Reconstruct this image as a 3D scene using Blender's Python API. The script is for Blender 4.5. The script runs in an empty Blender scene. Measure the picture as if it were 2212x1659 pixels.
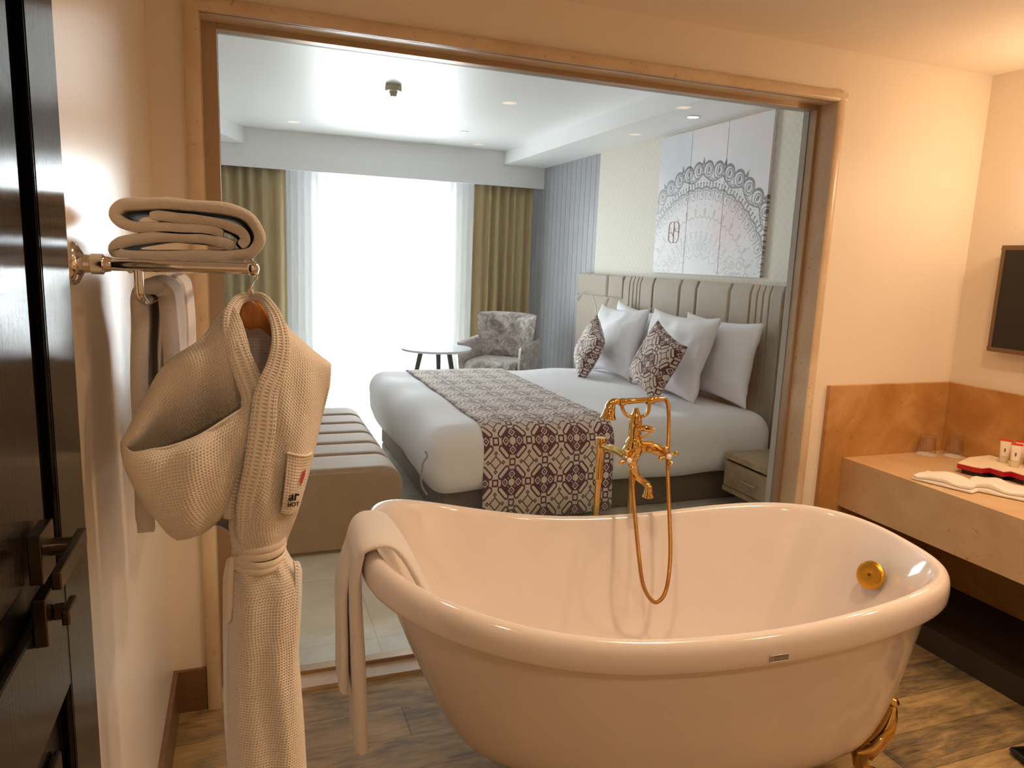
import bpy, math, random
from math import sin, cos, pi, sqrt, radians
from mathutils import Vector, Matrix, noise
random.seed(7)

# ------------------------------------------------------------------ camera, world, exposure
SC = bpy.context.scene
COL = SC.collection
SC.view_settings.view_transform = 'Standard'
SC.view_settings.look = 'None'
SC.view_settings.gamma = 1.0
SC.view_settings.use_curve_mapping = False
SC.view_settings.exposure = 0.0

CAM_R = ((0.9381490174656353, -0.3441458031813045, 0.03794848061461752),
         (0.023180796143333286, 0.17179058603589245, 0.9848607237775328),
         (0.3454548765300968, 0.9230664443593102, -0.16914274320654768))
EYE = Vector((0, 0, 1.55))
FOC = 1560.66                      # focal length in pixels of the 2212 x 1659 frame
r_, u_, f_ = (Vector(a) for a in CAM_R)
cam_data = bpy.data.cameras.new('camera')
cam_data.sensor_fit = 'HORIZONTAL'
cam_data.sensor_width = 36.0
cam_data.lens = FOC / 2212 * 36.0
cam_data.clip_start = 0.02
cam = bpy.data.objects.new('camera', cam_data)
COL.objects.link(cam)
M = Matrix((r_, u_, -f_)).transposed().to_4x4()
M.translation = EYE
cam.matrix_world = M
SC.camera = cam

world = bpy.data.worlds.new('daylight_sky')
SC.world = world
world.use_nodes = True
bg = world.node_tree.nodes['Background']
bg.inputs[0].default_value = (0.93, 0.97, 1.0, 1)
bg.inputs[1].default_value = 2.0

try:
    cy = SC.cycles
    cy.use_denoising = True
    cy.max_bounces = 9
    cy.diffuse_bounces = 5
    cy.glossy_bounces = 4
    cy.transmission_bounces = 6
    cy.transparent_max_bounces = 14
    cy.caustics_reflective = False
    cy.caustics_refractive = False
    cy.sample_clamp_indirect = 6.0
except Exception:
    pass


def area(name, loc, rot, sx, sy, power, col):
    l = bpy.data.lights.new(name, 'AREA')
    l.shape = 'RECTANGLE'
    l.size, l.size_y, l.energy, l.color = sx, sy, power, col
    o = bpy.data.objects.new(name, l)
    COL.objects.link(o)
    o.location = loc
    o.rotation_euler = rot
    return o


# bright overcast daylight just outside the bedroom window
area('window_daylight', (2.1, 11.6, 1.2), (radians(-88), 0, 0), 6.0, 5.0, 3150, (0.93, 0.97, 1.0))

# warm recessed spots of the bathroom ceiling (ceiling is at 2.435): x, y, watts, cone
WARM = (1.0, 0.71, 0.455)
SPOTS = [(2.35, 1.45, 19, 150), (2.55, 0.55, 24, 150), (1.45, 1.05, 26, 150), (0.62, 1.45, 19, 150),
         (1.75, -0.5, 14, 150), (0.35, -0.3, 20, 150)]
for sx_, sy_, w_, cone_ in SPOTS:
    l = bpy.data.lights.new('downlight_beam', 'SPOT')
    l.energy, l.color, l.spot_size, l.spot_blend, l.shadow_soft_size = w_ * 1.7, WARM, radians(cone_), 1.0, 0.05
    o = bpy.data.objects.new('downlight_beam', l)
    COL.objects.link(o)
    o.location = (sx_, sy_, 2.40)

# opal globe of the wall light above the counter, just outside the picture on the right
l = bpy.data.lights.new('globe_light', 'POINT')
l.energy, l.color, l.shadow_soft_size = 10.5, WARM, 0.07
o = bpy.data.objects.new('globe_light', l)
COL.objects.link(o)
GLOBE = (2.99, 1.84, 1.98)
o.location = GLOBE


# ------------------------------------------------------------------ helpers
def P(px, py, ax, val):
    """the place where the line of sight of a photo pixel meets the plane x/y/z = val"""
    d = r_ * ((px - 1106) / FOC) + u_ * (-(py - 829.5) / FOC) + f_
    return EYE + d * ((val - EYE[ax]) / d[ax])


def hx(h):
    h = h.lstrip('#')
    o = []
    for i in (0, 2, 4):
        c = int(h[i:i + 2], 16) / 255
        o.append(c / 12.92 if c <= 0.04045 else ((c + 0.055) / 1.055) ** 2.4)
    return (o[0], o[1], o[2], 1)


class S:
    """a node socket one can calculate with"""
    nt = None

    def __init__(s, k): s.k = k

    @staticmethod
    def m(op, *a):
        n = S.nt.nodes.new('ShaderNodeMath')
        n.operation = op
        for i, v in enumerate(a):
            if isinstance(v, S): S.nt.links.new(v.k, n.inputs[i])
            else: n.inputs[i].default_value = v
        return S(n.outputs[0])

    def __add__(s, o): return S.m('ADD', s, o)
    __radd__ = __add__
    def __sub__(s, o): return S.m('SUBTRACT', s, o)
    def __rsub__(s, o): return S.m('SUBTRACT', o, s)
    def __mul__(s, o): return S.m('MULTIPLY', s, o)
    __rmul__ = __mul__
    def __truediv__(s, o): return S.m('DIVIDE', s, o)
    def abs(s): return S.m('ABSOLUTE', s)
    def lt(s, v): return S.m('LESS_THAN', s, v)
    def gt(s, v): return S.m('GREATER_THAN', s, v)
    def fl(s): return S.m('FLOOR', s)
    def fr(s): return S.m('FRACT', s)


def mn(a, b): return S.m('MINIMUM', a, b)
def mx(a, b): return S.m('MAXIMUM', a, b)
def ln(a, b): return S.m('SQRT', a * a + b * b)
def sn(a): return S.m('SINE', a)


class Mt:
    """a material under construction"""

    def __init__(s, name, base='#cccccc', rough=0.5, metal=0.0, **kw):
        s.m = bpy.data.materials.new(name)
        s.m.use_nodes = True
        s.nt = s.m.node_tree
        S.nt = s.nt
        s.b = s.nt.nodes['Principled BSDF']
        s.b.inputs['Base Color'].default_value = hx(base) if isinstance(base, str) else base
        s.b.inputs['Roughness'].default_value = rough
        s.b.inputs['Metallic'].default_value = metal
        for k, v in kw.items():
            s.b.inputs[k.replace('_', ' ')].default_value = v

    def n(s, t, **kw):
        o = s.nt.nodes.new(t)
        for k, v in kw.items(): setattr(o, k, v)
        return o

    def coord(s, kind='Object', scale=(1, 1, 1), rot=(0, 0, 0)):
        tc = s.n('ShaderNodeTexCoord')
        mp = s.n('ShaderNodeMapping')
        mp.inputs['Scale'].default_value = scale
        mp.inputs['Rotation'].default_value = rot
        s.nt.links.new(tc.outputs[kind], mp.inputs[0])
        return mp.outputs[0]

    def xyz(s, v):
        q = s.n('ShaderNodeSeparateXYZ')
        s.nt.links.new(v, q.inputs[0])
        return S(q.outputs[0]), S(q.outputs[1]), S(q.outputs[2])

    def noise(s, v, scale=5, detail=4, rough=0.55, dist=0.0):
        q = s.n('ShaderNodeTexNoise')
        q.inputs['Scale'].default_value = scale
        q.inputs['Detail'].default_value = detail
        q.inputs['Roughness'].default_value = rough
        q.inputs['Distortion'].default_value = dist
        s.nt.links.new(v, q.inputs['Vector'])
        return S(q.outputs[0])

    def ramp(s, fac, stops):
        q = s.n('ShaderNodeValToRGB')
        e = q.color_ramp.elements
        while len(e) < len(stops): e.new(0.5)
        for i, (p, c) in enumerate(stops):
            e[i].position = p
            e[i].color = hx(c) if isinstance(c, str) else c
        s.nt.links.new(fac.k, q.inputs[0])
        return q.outputs[0]

    def mix(s, fac, a, b, blend='MIX'):
        q = s.n('ShaderNodeMix', data_type='RGBA', blend_type=blend)
        if isinstance(fac, S): s.nt.links.new(fac.k, q.inputs[0])
        else: q.inputs[0].default_value = fac
        for i, c in ((6, a), (7, b)):
            if isinstance(c, str): q.inputs[i].default_value = hx(c)
            elif isinstance(c, tuple): q.inputs[i].default_value = c
            else: s.nt.links.new(c, q.inputs[i])
        return q.outputs[2]

    def base(s, c): s.nt.links.new(c, s.b.inputs['Base Color'])
    def rough(s, f): s.nt.links.new(f.k, s.b.inputs['Roughness'])

    def bump(s, h, strength=0.3, dist=0.01):
        q = s.n('ShaderNodeBump')
        q.inputs['Strength'].default_value = strength
        q.inputs['Distance'].default_value = dist
        s.nt.links.new(h.k, q.inputs['Height'])
        s.nt.links.new(q.outputs[0], s.b.inputs['Normal'])


def spl(pts, n=8, closed=False):
    """Catmull-Rom through points"""
    pts = [Vector(p) for p in pts]
    N = len(pts)
    out = []
    rng = range(N) if closed else range(N - 1)
    for i in rng:
        if closed: a, b, c, d = pts[i - 1], pts[i], pts[(i + 1) % N], pts[(i + 2) % N]
        else: a, b, c, d = pts[max(i - 1, 0)], pts[i], pts[i + 1], pts[min(i + 2, N - 1)]
        for k in range(n):
            t = k / n
            out.append(0.5 * ((2 * b) + (c - a) * t + (2 * a - 5 * b + 4 * c - d) * t * t + (3 * b - a - 3 * c + d) * t ** 3))
    if not closed: out.append(pts[-1].copy())
    return out


def lerpl(tab, t):
    """piecewise linear/smooth table lookup [(t, v...)]"""
    if t <= tab[0][0]: return tab[0][1:]
    for a, b in zip(tab, tab[1:]):
        if t <= b[0]:
            k = (t - a[0]) / (b[0] - a[0])
            return tuple(x + (y - x) * k for x, y in zip(a[1:], b[1:]))
    return tab[-1][1:]


class MB:
    def __init__(s):
        s.v, s.f, s.uv, s.mi = [], [], [], []

    def add(s, v, f, uv=None, mi=0):
        o = len(s.v)
        s.v += [tuple(p) for p in v]
        s.f += [tuple(i + o for i in q) for q in f]
        s.uv += list(uv) if uv else [(0, 0)] * len(v)
        s.mi += [mi] * len(f)
        return s

    def box(s, lo, hi, mi=0):
        x0, y0, z0 = lo
        x1, y1, z1 = hi
        v = [(x0, y0, z0), (x1, y0, z0), (x1, y1, z0), (x0, y1, z0), (x0, y0, z1), (x1, y0, z1), (x1, y1, z1), (x0, y1, z1)]
        return s.add(v, [(0, 3, 2, 1), (4, 5, 6, 7), (0, 1, 5, 4), (1, 2, 6, 5), (2, 3, 7, 6), (3, 0, 4, 7)], mi=mi)

    def prism(s, poly, z0, z1, mi=0):
        n = len(poly)
        v = [(x, y, z0) for x, y in poly] + [(x, y, z1) for x, y in poly]
        f = [tuple(range(n - 1, -1, -1)), tuple(range(n, 2 * n))] + [(i, (i + 1) % n, n + (i + 1) % n, n + i) for i in range(n)]
        return s.add(v, f, mi=mi)

    def tube(s, path, r, n=12, caps=True, flat=None, mi=0):
        path = [Vector(p) for p in path]
        N = len(path)
        rs = r if isinstance(r, (list, tuple)) else [r] * N
        T = [(path[min(i + 1, N - 1)] - path[max(i - 1, 0)]).normalized() for i in range(N)]
        a = Vector((0, 0, 1)) if abs(T[0].z) < 0.9 else Vector((1, 0, 0))
        nrm = (a - T[0] * a.dot(T[0])).normalized()
        v, f, uv = [], [], []
        L = 0
        for i in range(N):
            if i:
                nrm = (nrm - T[i] * nrm.dot(T[i])).normalized()
                L += (path[i] - path[i - 1]).length
            bi = T[i].cross(nrm)
            for k in range(n + 1):
                t = 2 * pi * k / n
                c, q = cos(t), sin(t) * (flat if flat else 1)
                v.append(path[i] + (nrm * c + bi * q) * rs[i])
                uv.append((k / n, L))
        for i in range(N - 1):
            for k in range(n):
                f.append((i * (n + 1) + k, i * (n + 1) + k + 1, (i + 1) * (n + 1) + k + 1, (i + 1) * (n + 1) + k))
        if caps:
            f.append(tuple(range(n - 1, -1, -1)))
            f.append(tuple((N - 1) * (n + 1) + k for k in range(n)))
        return s.add(v, f, uv, mi)

    def lathe(s, prof, n=32, mat=None, mi=0):
        """prof: (radius, height); mat maps local z-up onto place"""
        mat = mat or Matrix()
        v, f, uv = [], [], []
        for j, (r, h) in enumerate(prof):
            for k in range(n + 1):
                t = 2 * pi * k / n
                v.append(mat @ Vector((r * cos(t), r * sin(t), h)))
                uv.append((k / n, j / len(prof)))
        for j in range(len(prof) - 1):
            for k in range(n):
                f.append((j * (n + 1) + k, j * (n + 1) + k + 1, (j + 1) * (n + 1) + k + 1, (j + 1) * (n + 1) + k))
        return s.add(v, f, uv, mi)

    def grid(s, fn, nu, nv, us=1, vs=1, mi=0):
        v, f, uv = [], [], []
        for i in range(nu + 1):
            for j in range(nv + 1):
                v.append(fn(i / nu, j / nv))
                uv.append((i / nu * us, j / nv * vs))
        for i in range(nu):
            for j in range(nv):
                a = i * (nv + 1) + j
                f.append((a, a + nv + 1, a + nv + 2, a + 1))
        return s.add(v, f, uv, mi)

    def rings(s, R, caps=True, uvs=(1, 1), mi=0):
        n = len(R[0])
        v, f, uv = [], [], []
        for j, ring in enumerate(R):
            for k in range(n + 1):
                v.append(ring[k % n])
                uv.append((k / n * uvs[0], j / (len(R) - 1) * uvs[1]))
        for j in range(len(R) - 1):
            for k in range(n):
                f.append((j * (n + 1) + k, j * (n + 1) + k + 1, (j + 1) * (n + 1) + k + 1, (j + 1) * (n + 1) + k))
        if caps:
            f.append(tuple(range(n - 1, -1, -1)))
            f.append(tuple((len(R) - 1) * (n + 1) + k for k in range(n)))
        return s.add(v, f, uv, mi)

    def build(s, name, mat, parent=None, smooth=True, bevel=0, seg=3, sub=0, thick=0, weld=True, angle=40, off=0):
        me = bpy.data.meshes.new(name)
        me.from_pydata(s.v, [], s.f)
        uvl = me.uv_layers.new(name='UVMap')
        for p in me.polygons:
            for li, vi in zip(p.loop_indices, p.vertices): uvl.data[li].uv = s.uv[vi]
            p.material_index = s.mi[p.index]
        import bmesh
        bm = bmesh.new()
        bm.from_mesh(me)
        if weld: bmesh.ops.remove_doubles(bm, verts=bm.verts, dist=1e-5)
        if thick == 0: bmesh.ops.recalc_face_normals(bm, faces=bm.faces)
        bm.to_mesh(me)
        bm.free()
        for m in (mat if isinstance(mat, (list, tuple)) else [mat]): me.materials.append(m.m if isinstance(m, Mt) else m)
        o = bpy.data.objects.new(name, me)
        COL.objects.link(o)
        if parent:
            o.parent = parent
            o.matrix_parent_inverse = parent.matrix_basis.inverted()
        if smooth:
            for p in me.polygons: p.use_smooth = True
            if not (sub or thick) or bevel:
                try: me.set_sharp_from_angle(angle=radians(angle))
                except Exception: pass
        if thick:
            q = o.modifiers.new('thick', 'SOLIDIFY')
            q.thickness = thick
            q.offset = off
        if bevel:
            q = o.modifiers.new('bevel', 'BEVEL')
            q.width, q.segments, q.limit_method, q.angle_limit = bevel, seg, 'ANGLE', radians(40)
            q.harden_normals = False
        if sub:
            q = o.modifiers.new('sub', 'SUBSURF')
            q.levels = q.render_levels = sub
        return o


def tag(o, label, cat, group=None, kind=None):
    if label: o['label'] = label
    if cat: o['category'] = cat
    if group: o['group'] = group
    if kind: o['kind'] = kind
    return o


def thing(name, label, cat, loc=(0, 0, 0), group=None, kind=None):
    o = bpy.data.objects.new(name, None)
    COL.objects.link(o)
    o.location = loc
    o.empty_display_size = 0.1
    return tag(o, label, cat, group, kind)


def struct(name, mb, m, label=None, parent=None, **kw):
    o = mb.build(name, m, parent, smooth=kw.pop('smooth', False), **kw)
    o['kind'] = 'structure'
    if label: o['label'] = label
    return o


def aim(p, d):
    """matrix taking +z to direction d at point p"""
    d = Vector(d).normalized()
    q = d.to_track_quat('Z', 'Y')
    return Matrix.Translation(Vector(p)) @ q.to_matrix().to_4x4()


def nz(x, y=0, z=0): return noise.noise(Vector((x, y, z)))


# ------------------------------------------------------------------ materials
def stone(name, a, b, c, rough=0.3, scale=3.0):
    m = Mt(name, a, rough)
    v = m.coord()
    n1 = m.noise(v, scale, 6, 0.6, 0.6)
    n2 = m.noise(v, scale * 14, 3, 0.6)
    c1 = m.ramp(n1, [(0.3, a), (0.52, b), (0.72, c)])
    sp = n2.gt(0.68)
    m.base(m.mix(sp * 0.35, c1, '#7a4a22'))
    return m


def paint(name, col, rough=0.6, bump=0.03, spec=0.5):
    m = Mt(name, col, rough)
    m.b.inputs['Specular IOR Level'].default_value = spec
    v = m.coord()
    n = m.noise(v, 1.7, 3)
    m.base(m.mix((n - 0.5) * 0.14, col, '#8f8f8f'))
    m.bump(m.noise(v, 90, 2), bump, 0.002)
    return m


M_wall = paint('cream_wall_paint', '#f0e4d2', 0.5)
M_wall_gloss = paint('satin_cream_paint', '#efe6d8', 0.27)
M_ceil = paint('bathroom_ceiling_paint', '#efe4d4', 0.7)
M_marble = stone('beige_marble', '#cdb190', '#dcc5a4', '#e8d5b8', 0.28, 3)
M_marble_o = stone('amber_marble', '#a8743c', '#be8c52', '#d3a874', 0.22, 3.2)
M_counter = stone('beige_marble_counter', '#cda679', '#d8b68c', '#dfc29c', 0.25, 3)
M_bwhite = paint('bedroom_white_paint', '#e9e9ea', 0.42, 0.05)
M_bceil = paint('bedroom_ceiling_paint', '#e6e6e7', 0.41, 0.3, 0.85)
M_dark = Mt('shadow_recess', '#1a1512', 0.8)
M_chrome = Mt('polished_chrome', '#d9d4cf', 0.07, 1.0)
M_gold = Mt('polished_gold', '#deb46c', 0.07, 1.0)
M_goldsat = Mt('satin_gold', '#d9a23c', 0.3, 1.0)
M_enamel = Mt('white_tub_enamel', '#e4d9d2', 0.09)
M_enamel.b.inputs['Coat Weight'].default_value = 0.6
M_enamel.b.inputs['Coat Roughness'].default_value = 0.04
M_blk = Mt('black_plastic', '#16120e', 0.25)
M_white = Mt('white_plastic', '#ecebe8', 0.35)

# wood-look tile planks running along x
M_floor = Mt('weathered_wood_tile', '#8a6a48', 0.5)
v = M_floor.coord()
x, y, z = M_floor.xyz(v)
row = (y / 0.162).fl()
wn = M_floor.n('ShaderNodeTexWhiteNoise', noise_dimensions='1D')
M_floor.nt.links.new(row.k, wn.inputs['W'])
off = S(wn.outputs[0])
col = ((x + off * 0.9) / 1.2).fl()
wn2 = M_floor.n('ShaderNodeTexWhiteNoise', noise_dimensions='2D')
cb = M_floor.n('ShaderNodeCombineXYZ')
M_floor.nt.links.new(row.k, cb.inputs[0])
M_floor.nt.links.new(col.k, cb.inputs[1])
M_floor.nt.links.new(cb.outputs[0], wn2.inputs['Vector'])
tone = S(wn2.outputs[0])
v2 = M_floor.coord('Object', (2.2, 16, 1))
grain = M_floor.noise(v2, 3, 8, 0.65, 0.8)
blot = M_floor.noise(M_floor.coord('Object', (2, 5, 1)), 2.2, 5, 0.6, 0.8)
g = grain * 0.45 + blot * 0.55 + tone * 0.14 - 0.07
cc = M_floor.ramp(g, [(0.33, '#5b5040'), (0.45, '#8e7753'), (0.55, '#b39463'), (0.68, '#cbab76')])
ye = (y / 0.162).fr()
xe = ((x + off * 0.9) / 1.2).fr()
joint = mx(ye.lt(0.02), xe.lt(0.004))
M_floor.base(M_floor.mix(joint * 0.5, cc, '#3a2a1c'))
M_floor.bump(grain * 0.4 - joint * 0.8, 0.25, 0.004)

# bedroom cream marble tiles
M_bfloor = Mt('bedroom_marble_tile', '#d8d6c6', 0.12)
v = M_bfloor.coord()
n1 = M_bfloor.noise(v, 2.2, 7, 0.65, 1.6)
c1 = M_bfloor.ramp(n1, [(0.3, '#c6c2ac'), (0.5, '#dad7c8'), (0.7, '#e6e3d8')])
x, y, z = M_bfloor.xyz(v)
j = mx(((x + 0.12) / 0.6).fr().lt(0.006), ((y + 0.25) / 0.6).fr().lt(0.006))
M_bfloor.base(M_bfloor.mix(j * 0.5, c1, '#8f8a78'))


def fabric(name, base, dark=None, rough=0.9, scale=60, amt=0.35, bs=0.25, sheen=0.3):
    m = Mt(name, base, rough)
    m.b.inputs['Sheen Weight'].default_value = sheen
    m.b.inputs['Specular IOR Level'].default_value = 0.25
    v = m.coord()
    n = m.noise(v, scale, 4, 0.7)
    if dark: m.base(m.mix((n - 0.35) * amt * 3, base, dark))
    m.bump(n, bs, 0.004)
    return m


M_terry = fabric('terry_cloth', '#ece4dc', '#d9cdc2', 0.95, 260, 0.3, 0.6, 0.5)
M_linen = fabric('white_bed_linen', '#f4f4f8', '#ebebf1', 0.75, 9, 0.2, 0.12, 0.1)
M_taupe = fabric('taupe_velvet', '#a68c70', '#8f775c', 0.62, 14, 0.4, 0.1, 0.5)
M_hb = fabric('beige_suede', '#a79a88', '#978a77', 0.6, 20, 0.35, 0.08, 0.5)
M_bedbase = fabric('dark_taupe_upholstery', '#77695a', '#64574a', 0.75, 14, 0.4, 0.1, 0.3)
M_towelw = fabric('white_face_towel', '#f2ece2', '#e2d8ca', 0.9, 120, 0.3, 0.3, 0.3)

# waffle weave for the robe, driven by cloth coordinates in metres
M_waffle = Mt('waffle_weave_cotton', '#ece0d0', 0.9)
M_waffle.b.inputs['Sheen Weight'].default_value = 0.3
tc = M_waffle.coord('UV')
u, w, _ = M_waffle.xyz(tc)
su = (sn(u * (2 * pi / 0.0053)) * 0.5 + 0.5)
sw = (sn(w * (2 * pi / 0.0053)) * 0.5 + 0.5)
wf = mx(su, sw)
M_waffle.base(M_waffle.mix((1.0 - wf) * 0.45, '#f4ebdf', '#dcc6ad'))
M_waffle.bump(wf, 0.7, 0.003)
M_robe_plain = fabric('robe_cotton_trim', '#ece1d3', '#ded0bf', 0.9, 140, 0.3, 0.3, 0.3)
M_robe_lining = Mt('robe_inner_face', '#e9e6ea', 0.9)
tc = M_robe_lining.coord('UV')
u, w, _ = M_robe_lining.xyz(tc)
wf = mx(sn(u * (2 * pi / 0.006)) * 0.5 + 0.5, sn(w * (2 * pi / 0.006)) * 0.5 + 0.5)
M_robe_lining.bump(wf, 0.5, 0.002)

# gold curtain cloth
M_curt = Mt('olive_gold_curtain', '#a8946a', 0.7)
M_curt.b.inputs['Sheen Weight'].default_value = 0.3
v = M_curt.coord('Object', (1, 1, 0.05))
n = M_curt.noise(v, 60, 3)
M_curt.base(M_curt.mix((n - 0.4) * 0.8, '#b09c72', '#94804f'))

# sheer voile
M_sheer = Mt('white_voile', '#f4f5f6', 0.9)
nt = M_sheer.nt
tr = M_sheer.n('ShaderNodeBsdfTransparent')
tl = M_sheer.n('ShaderNodeBsdfTranslucent')
tl.inputs[0].default_value = (0.93, 0.94, 0.95, 1)
df = M_sheer.n('ShaderNodeBsdfDiffuse')
df.inputs[0].default_value = (0.9, 0.91, 0.92, 1)
m1 = M_sheer.n('ShaderNodeMixShader')
m1.inputs[0].default_value = 0.45
nt.links.new(tl.outputs[0], m1.inputs[1])
nt.links.new(df.outputs[0], m1.inputs[2])
m2 = M_sheer.n('ShaderNodeMixShader')
m2.inputs[0].default_value = 0.66
nt.links.new(tr.outputs[0], m2.inputs[1])
nt.links.new(m1.outputs[0], m2.inputs[2])
nt.links.new(m2.outputs[0], nt.nodes['Material Output'].inputs[0])

# clear pane (thin: straight-through plus fresnel reflection)
M_glass = Mt('clear_glass_pane', '#ffffff', 0.0)
nt = M_glass.nt
tr = M_glass.n('ShaderNodeBsdfTransparent')
tr.inputs[0].default_value = (0.975, 0.985, 0.98, 1)
gl = M_glass.n('ShaderNodeBsdfGlossy')
gl.inputs['Roughness'].default_value = 0.0
lw = M_glass.n('ShaderNodeLayerWeight')
lw.inputs[0].default_value = 0.5
S.nt = nt
fr = S.m('POWER', S(lw.outputs['Facing']), 5.0) * 0.75 + 0.022
ms = M_glass.n('ShaderNodeMixShader')
nt.links.new(fr.k, ms.inputs[0])
nt.links.new(tr.outputs[0], ms.inputs[1])
nt.links.new(gl.outputs[0], ms.inputs[2])
nt.links.new(ms.outputs[0], nt.nodes['Material Output'].inputs[0])

M_tumbler = Mt('tumbler_glass', '#ffffff', 0.02)
nt = M_tumbler.nt
tr = M_tumbler.n('ShaderNodeBsdfTransparent')
tr.inputs[0].default_value = (0.97, 0.96, 0.94, 1)
gl = M_tumbler.n('ShaderNodeBsdfGlossy')
gl.inputs['Roughness'].default_value = 0.03
lw = M_tumbler.n('ShaderNodeLayerWeight')
lw.inputs[0].default_value = 0.5
S.nt = nt
fr = S.m('POWER', S(lw.outputs['Facing']), 3.0) * 0.6 + 0.05
ms = M_tumbler.n('ShaderNodeMixShader')
nt.links.new(fr.k, ms.inputs[0])
nt.links.new(tr.outputs[0], ms.inputs[1])
nt.links.new(gl.outputs[0], ms.inputs[2])
nt.links.new(ms.outputs[0], nt.nodes['Material Output'].inputs[0])


# ---- patterned cloth: octagon lattice in aubergine on cream; UV in metres
def pattern_mat(name, px_, py_, dark='#5c2638', light='#e0d3c6', rough=0.85):
    m = Mt(name, light, rough)
    u, w, _ = m.xyz(m.coord('UV'))
    X = ((u / px_).fr() - 0.5)
    Y = ((w / py_).fr() - 0.5)
    ax, ay = X.abs(), Y.abs()
    s = ax + ay                                        # 0 at the diamond cell, 1 at the flower cell
    # pill on each diagonal side
    dpar = (ax - ay) * 0.7071
    dper = (s - 0.5) * 0.7071
    q = mx(dpar.abs() - 0.125, 0.0)
    pill = ln(q, dper)                                 # distance to the pill's axis
    pill_dark = pill.lt(0.088) * pill.gt(0.042)
    # little squares where four cells meet
    sq1 = mx((0.5 - ax), ay)
    sq2 = mx(ax, (0.5 - ay))
    sqd = mn(sq1, sq2)
    sq_dark = sqd.lt(0.095) * sqd.gt(0.05)
    sq_light = sqd.lt(0.05)
    # diamond cell: inner diamond with four knots
    fr1 = (s - 0.155).abs().lt(0.022)
    kn1 = (ax - 0.225).abs() + ay
    kn2 = ax + (ay - 0.225).abs()
    kn = mn(kn1, kn2)
    knd = kn.lt(0.062) * kn.gt(0.02)
    kfill = kn.lt(0.02)
    dia = mx(fr1 * (1.0 - kfill), knd)
    # flower cell
    bx, by = 0.5 - ax, 0.5 - ay
    r = ln(bx, by)
    fl_bg = s.gt(0.5) * pill.gt(0.042)
    hexa = mx(by * 0.866 + bx * 0.5, bx).lt(0.085)
    p1 = (bx - 0.205).abs() + by
    p2 = bx + (by - 0.205).abs()
    pp = mn(p1, p2)
    ring = pp.lt(0.105) * pp.gt(0.07)
    dot = pp.lt(0.022)
    d2 = ln(bx - 0.105, by - 0.105).lt(0.017)
    d3 = ln(bx - 0.06, by - 0.16).lt(0.012)
    d4 = ln(bx - 0.16, by - 0.06).lt(0.012)
    fl_light = mx(mx(hexa, mx(ring, dot)), mx(d2, mx(d3, d4)))
    flow = fl_bg * (1.0 - fl_light) * r.lt(0.33)
    darkm = mx(mx(pill_dark * (1.0 - sq_light), sq_dark), mx(dia * s.lt(0.4), flow * sqd.gt(0.05)))
    darkm = darkm * (1.0 - sq_light)
    vn = m.noise(m.coord('Object'), 220, 2)
    m.base(m.mix(darkm, m.mix((vn - 0.4) * 0.5, light, '#b9aa97'), dark))
    m.bump(darkm * 0.6 + vn * 0.4, 0.15, 0.002)
    m.b.inputs['Sheen Weight'].default_value = 0.4
    return m


M_runner = pattern_mat('aubergine_lattice_cloth', 0.205, 0.245)
M_cushion = pattern_mat('aubergine_lattice_cushion_cloth', 0.20, 0.22)

# crushed velvet of the armchair
M_crush = Mt('crushed_silver_velvet', '#a89e98', 0.45)
v = M_crush.coord()
n1 = M_crush.noise(v, 7, 6, 0.7, 1.4)
n2 = M_crush.noise(v, 22, 4, 0.7, 1.0)
M_crush.base(M_crush.ramp(n1 * 0.7 + n2 * 0.3, [(0.36, '#6f6460'), (0.48, '#9c918b'), (0.58, '#c6bfbb'), (0.7, '#dedad8')]))
M_crush.b.inputs['Sheen Weight'].default_value = 0.5

# light ash for nightstands
M_ash = Mt('ash_veneer', '#b7a183', 0.4)
g = M_ash.noise(M_ash.coord('Object', (30, 3, 3)), 3, 6, 0.6, 0.6)
M_ash.base(M_ash.ramp(g, [(0.3, '#a18a6c'), (0.55, '#b9a486'), (0.75, '#c8b598')]))

# black varnished wood of the door
M_door = Mt('black_stained_door', '#14110f', 0.2)
g = M_door.noise(M_door.coord('Object', (40, 40, 1.2)), 4, 6, 0.7)
M_door.base(M_door.ramp(g, [(0.35, '#090807'), (0.7, '#191614')]))
M_door.rough(g * 0.12 + 0.07)
M_door.b.inputs['Specular IOR Level'].default_value = 0.22
M_door.bump(g, 0.15, 0.003)

# wallpaper with faint lattice
M_paper = Mt('ivory_lattice_wallpaper', '#e6e1d6', 0.6)
x, y, z = M_paper.xyz(M_paper.coord())
a = ((y + z) / 0.075).fr() - 0.5
b = ((y - z) / 0.075).fr() - 0.5
r = ln(a, b)
pat = mx((r - 0.36).abs().lt(0.05), r.lt(0.13))
M_paper.base(M_paper.mix(pat * 0.5, '#dcd7ca', '#c4bdb1'))

# grooved grey panelling
M_panel = Mt('blue_grey_panelling', '#9fa1a6', 0.45)


# =================================================================== SETTING
BW, GY = 2.46, 2.57            # bathroom face of the glazed wall, plane of the glass
XL, XR = -0.25, 3.142          # bathroom left and right walls
CZ = 2.435
OL, OR, OT = -0.104, 2.29, 2.232   # opening in the wall

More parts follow.
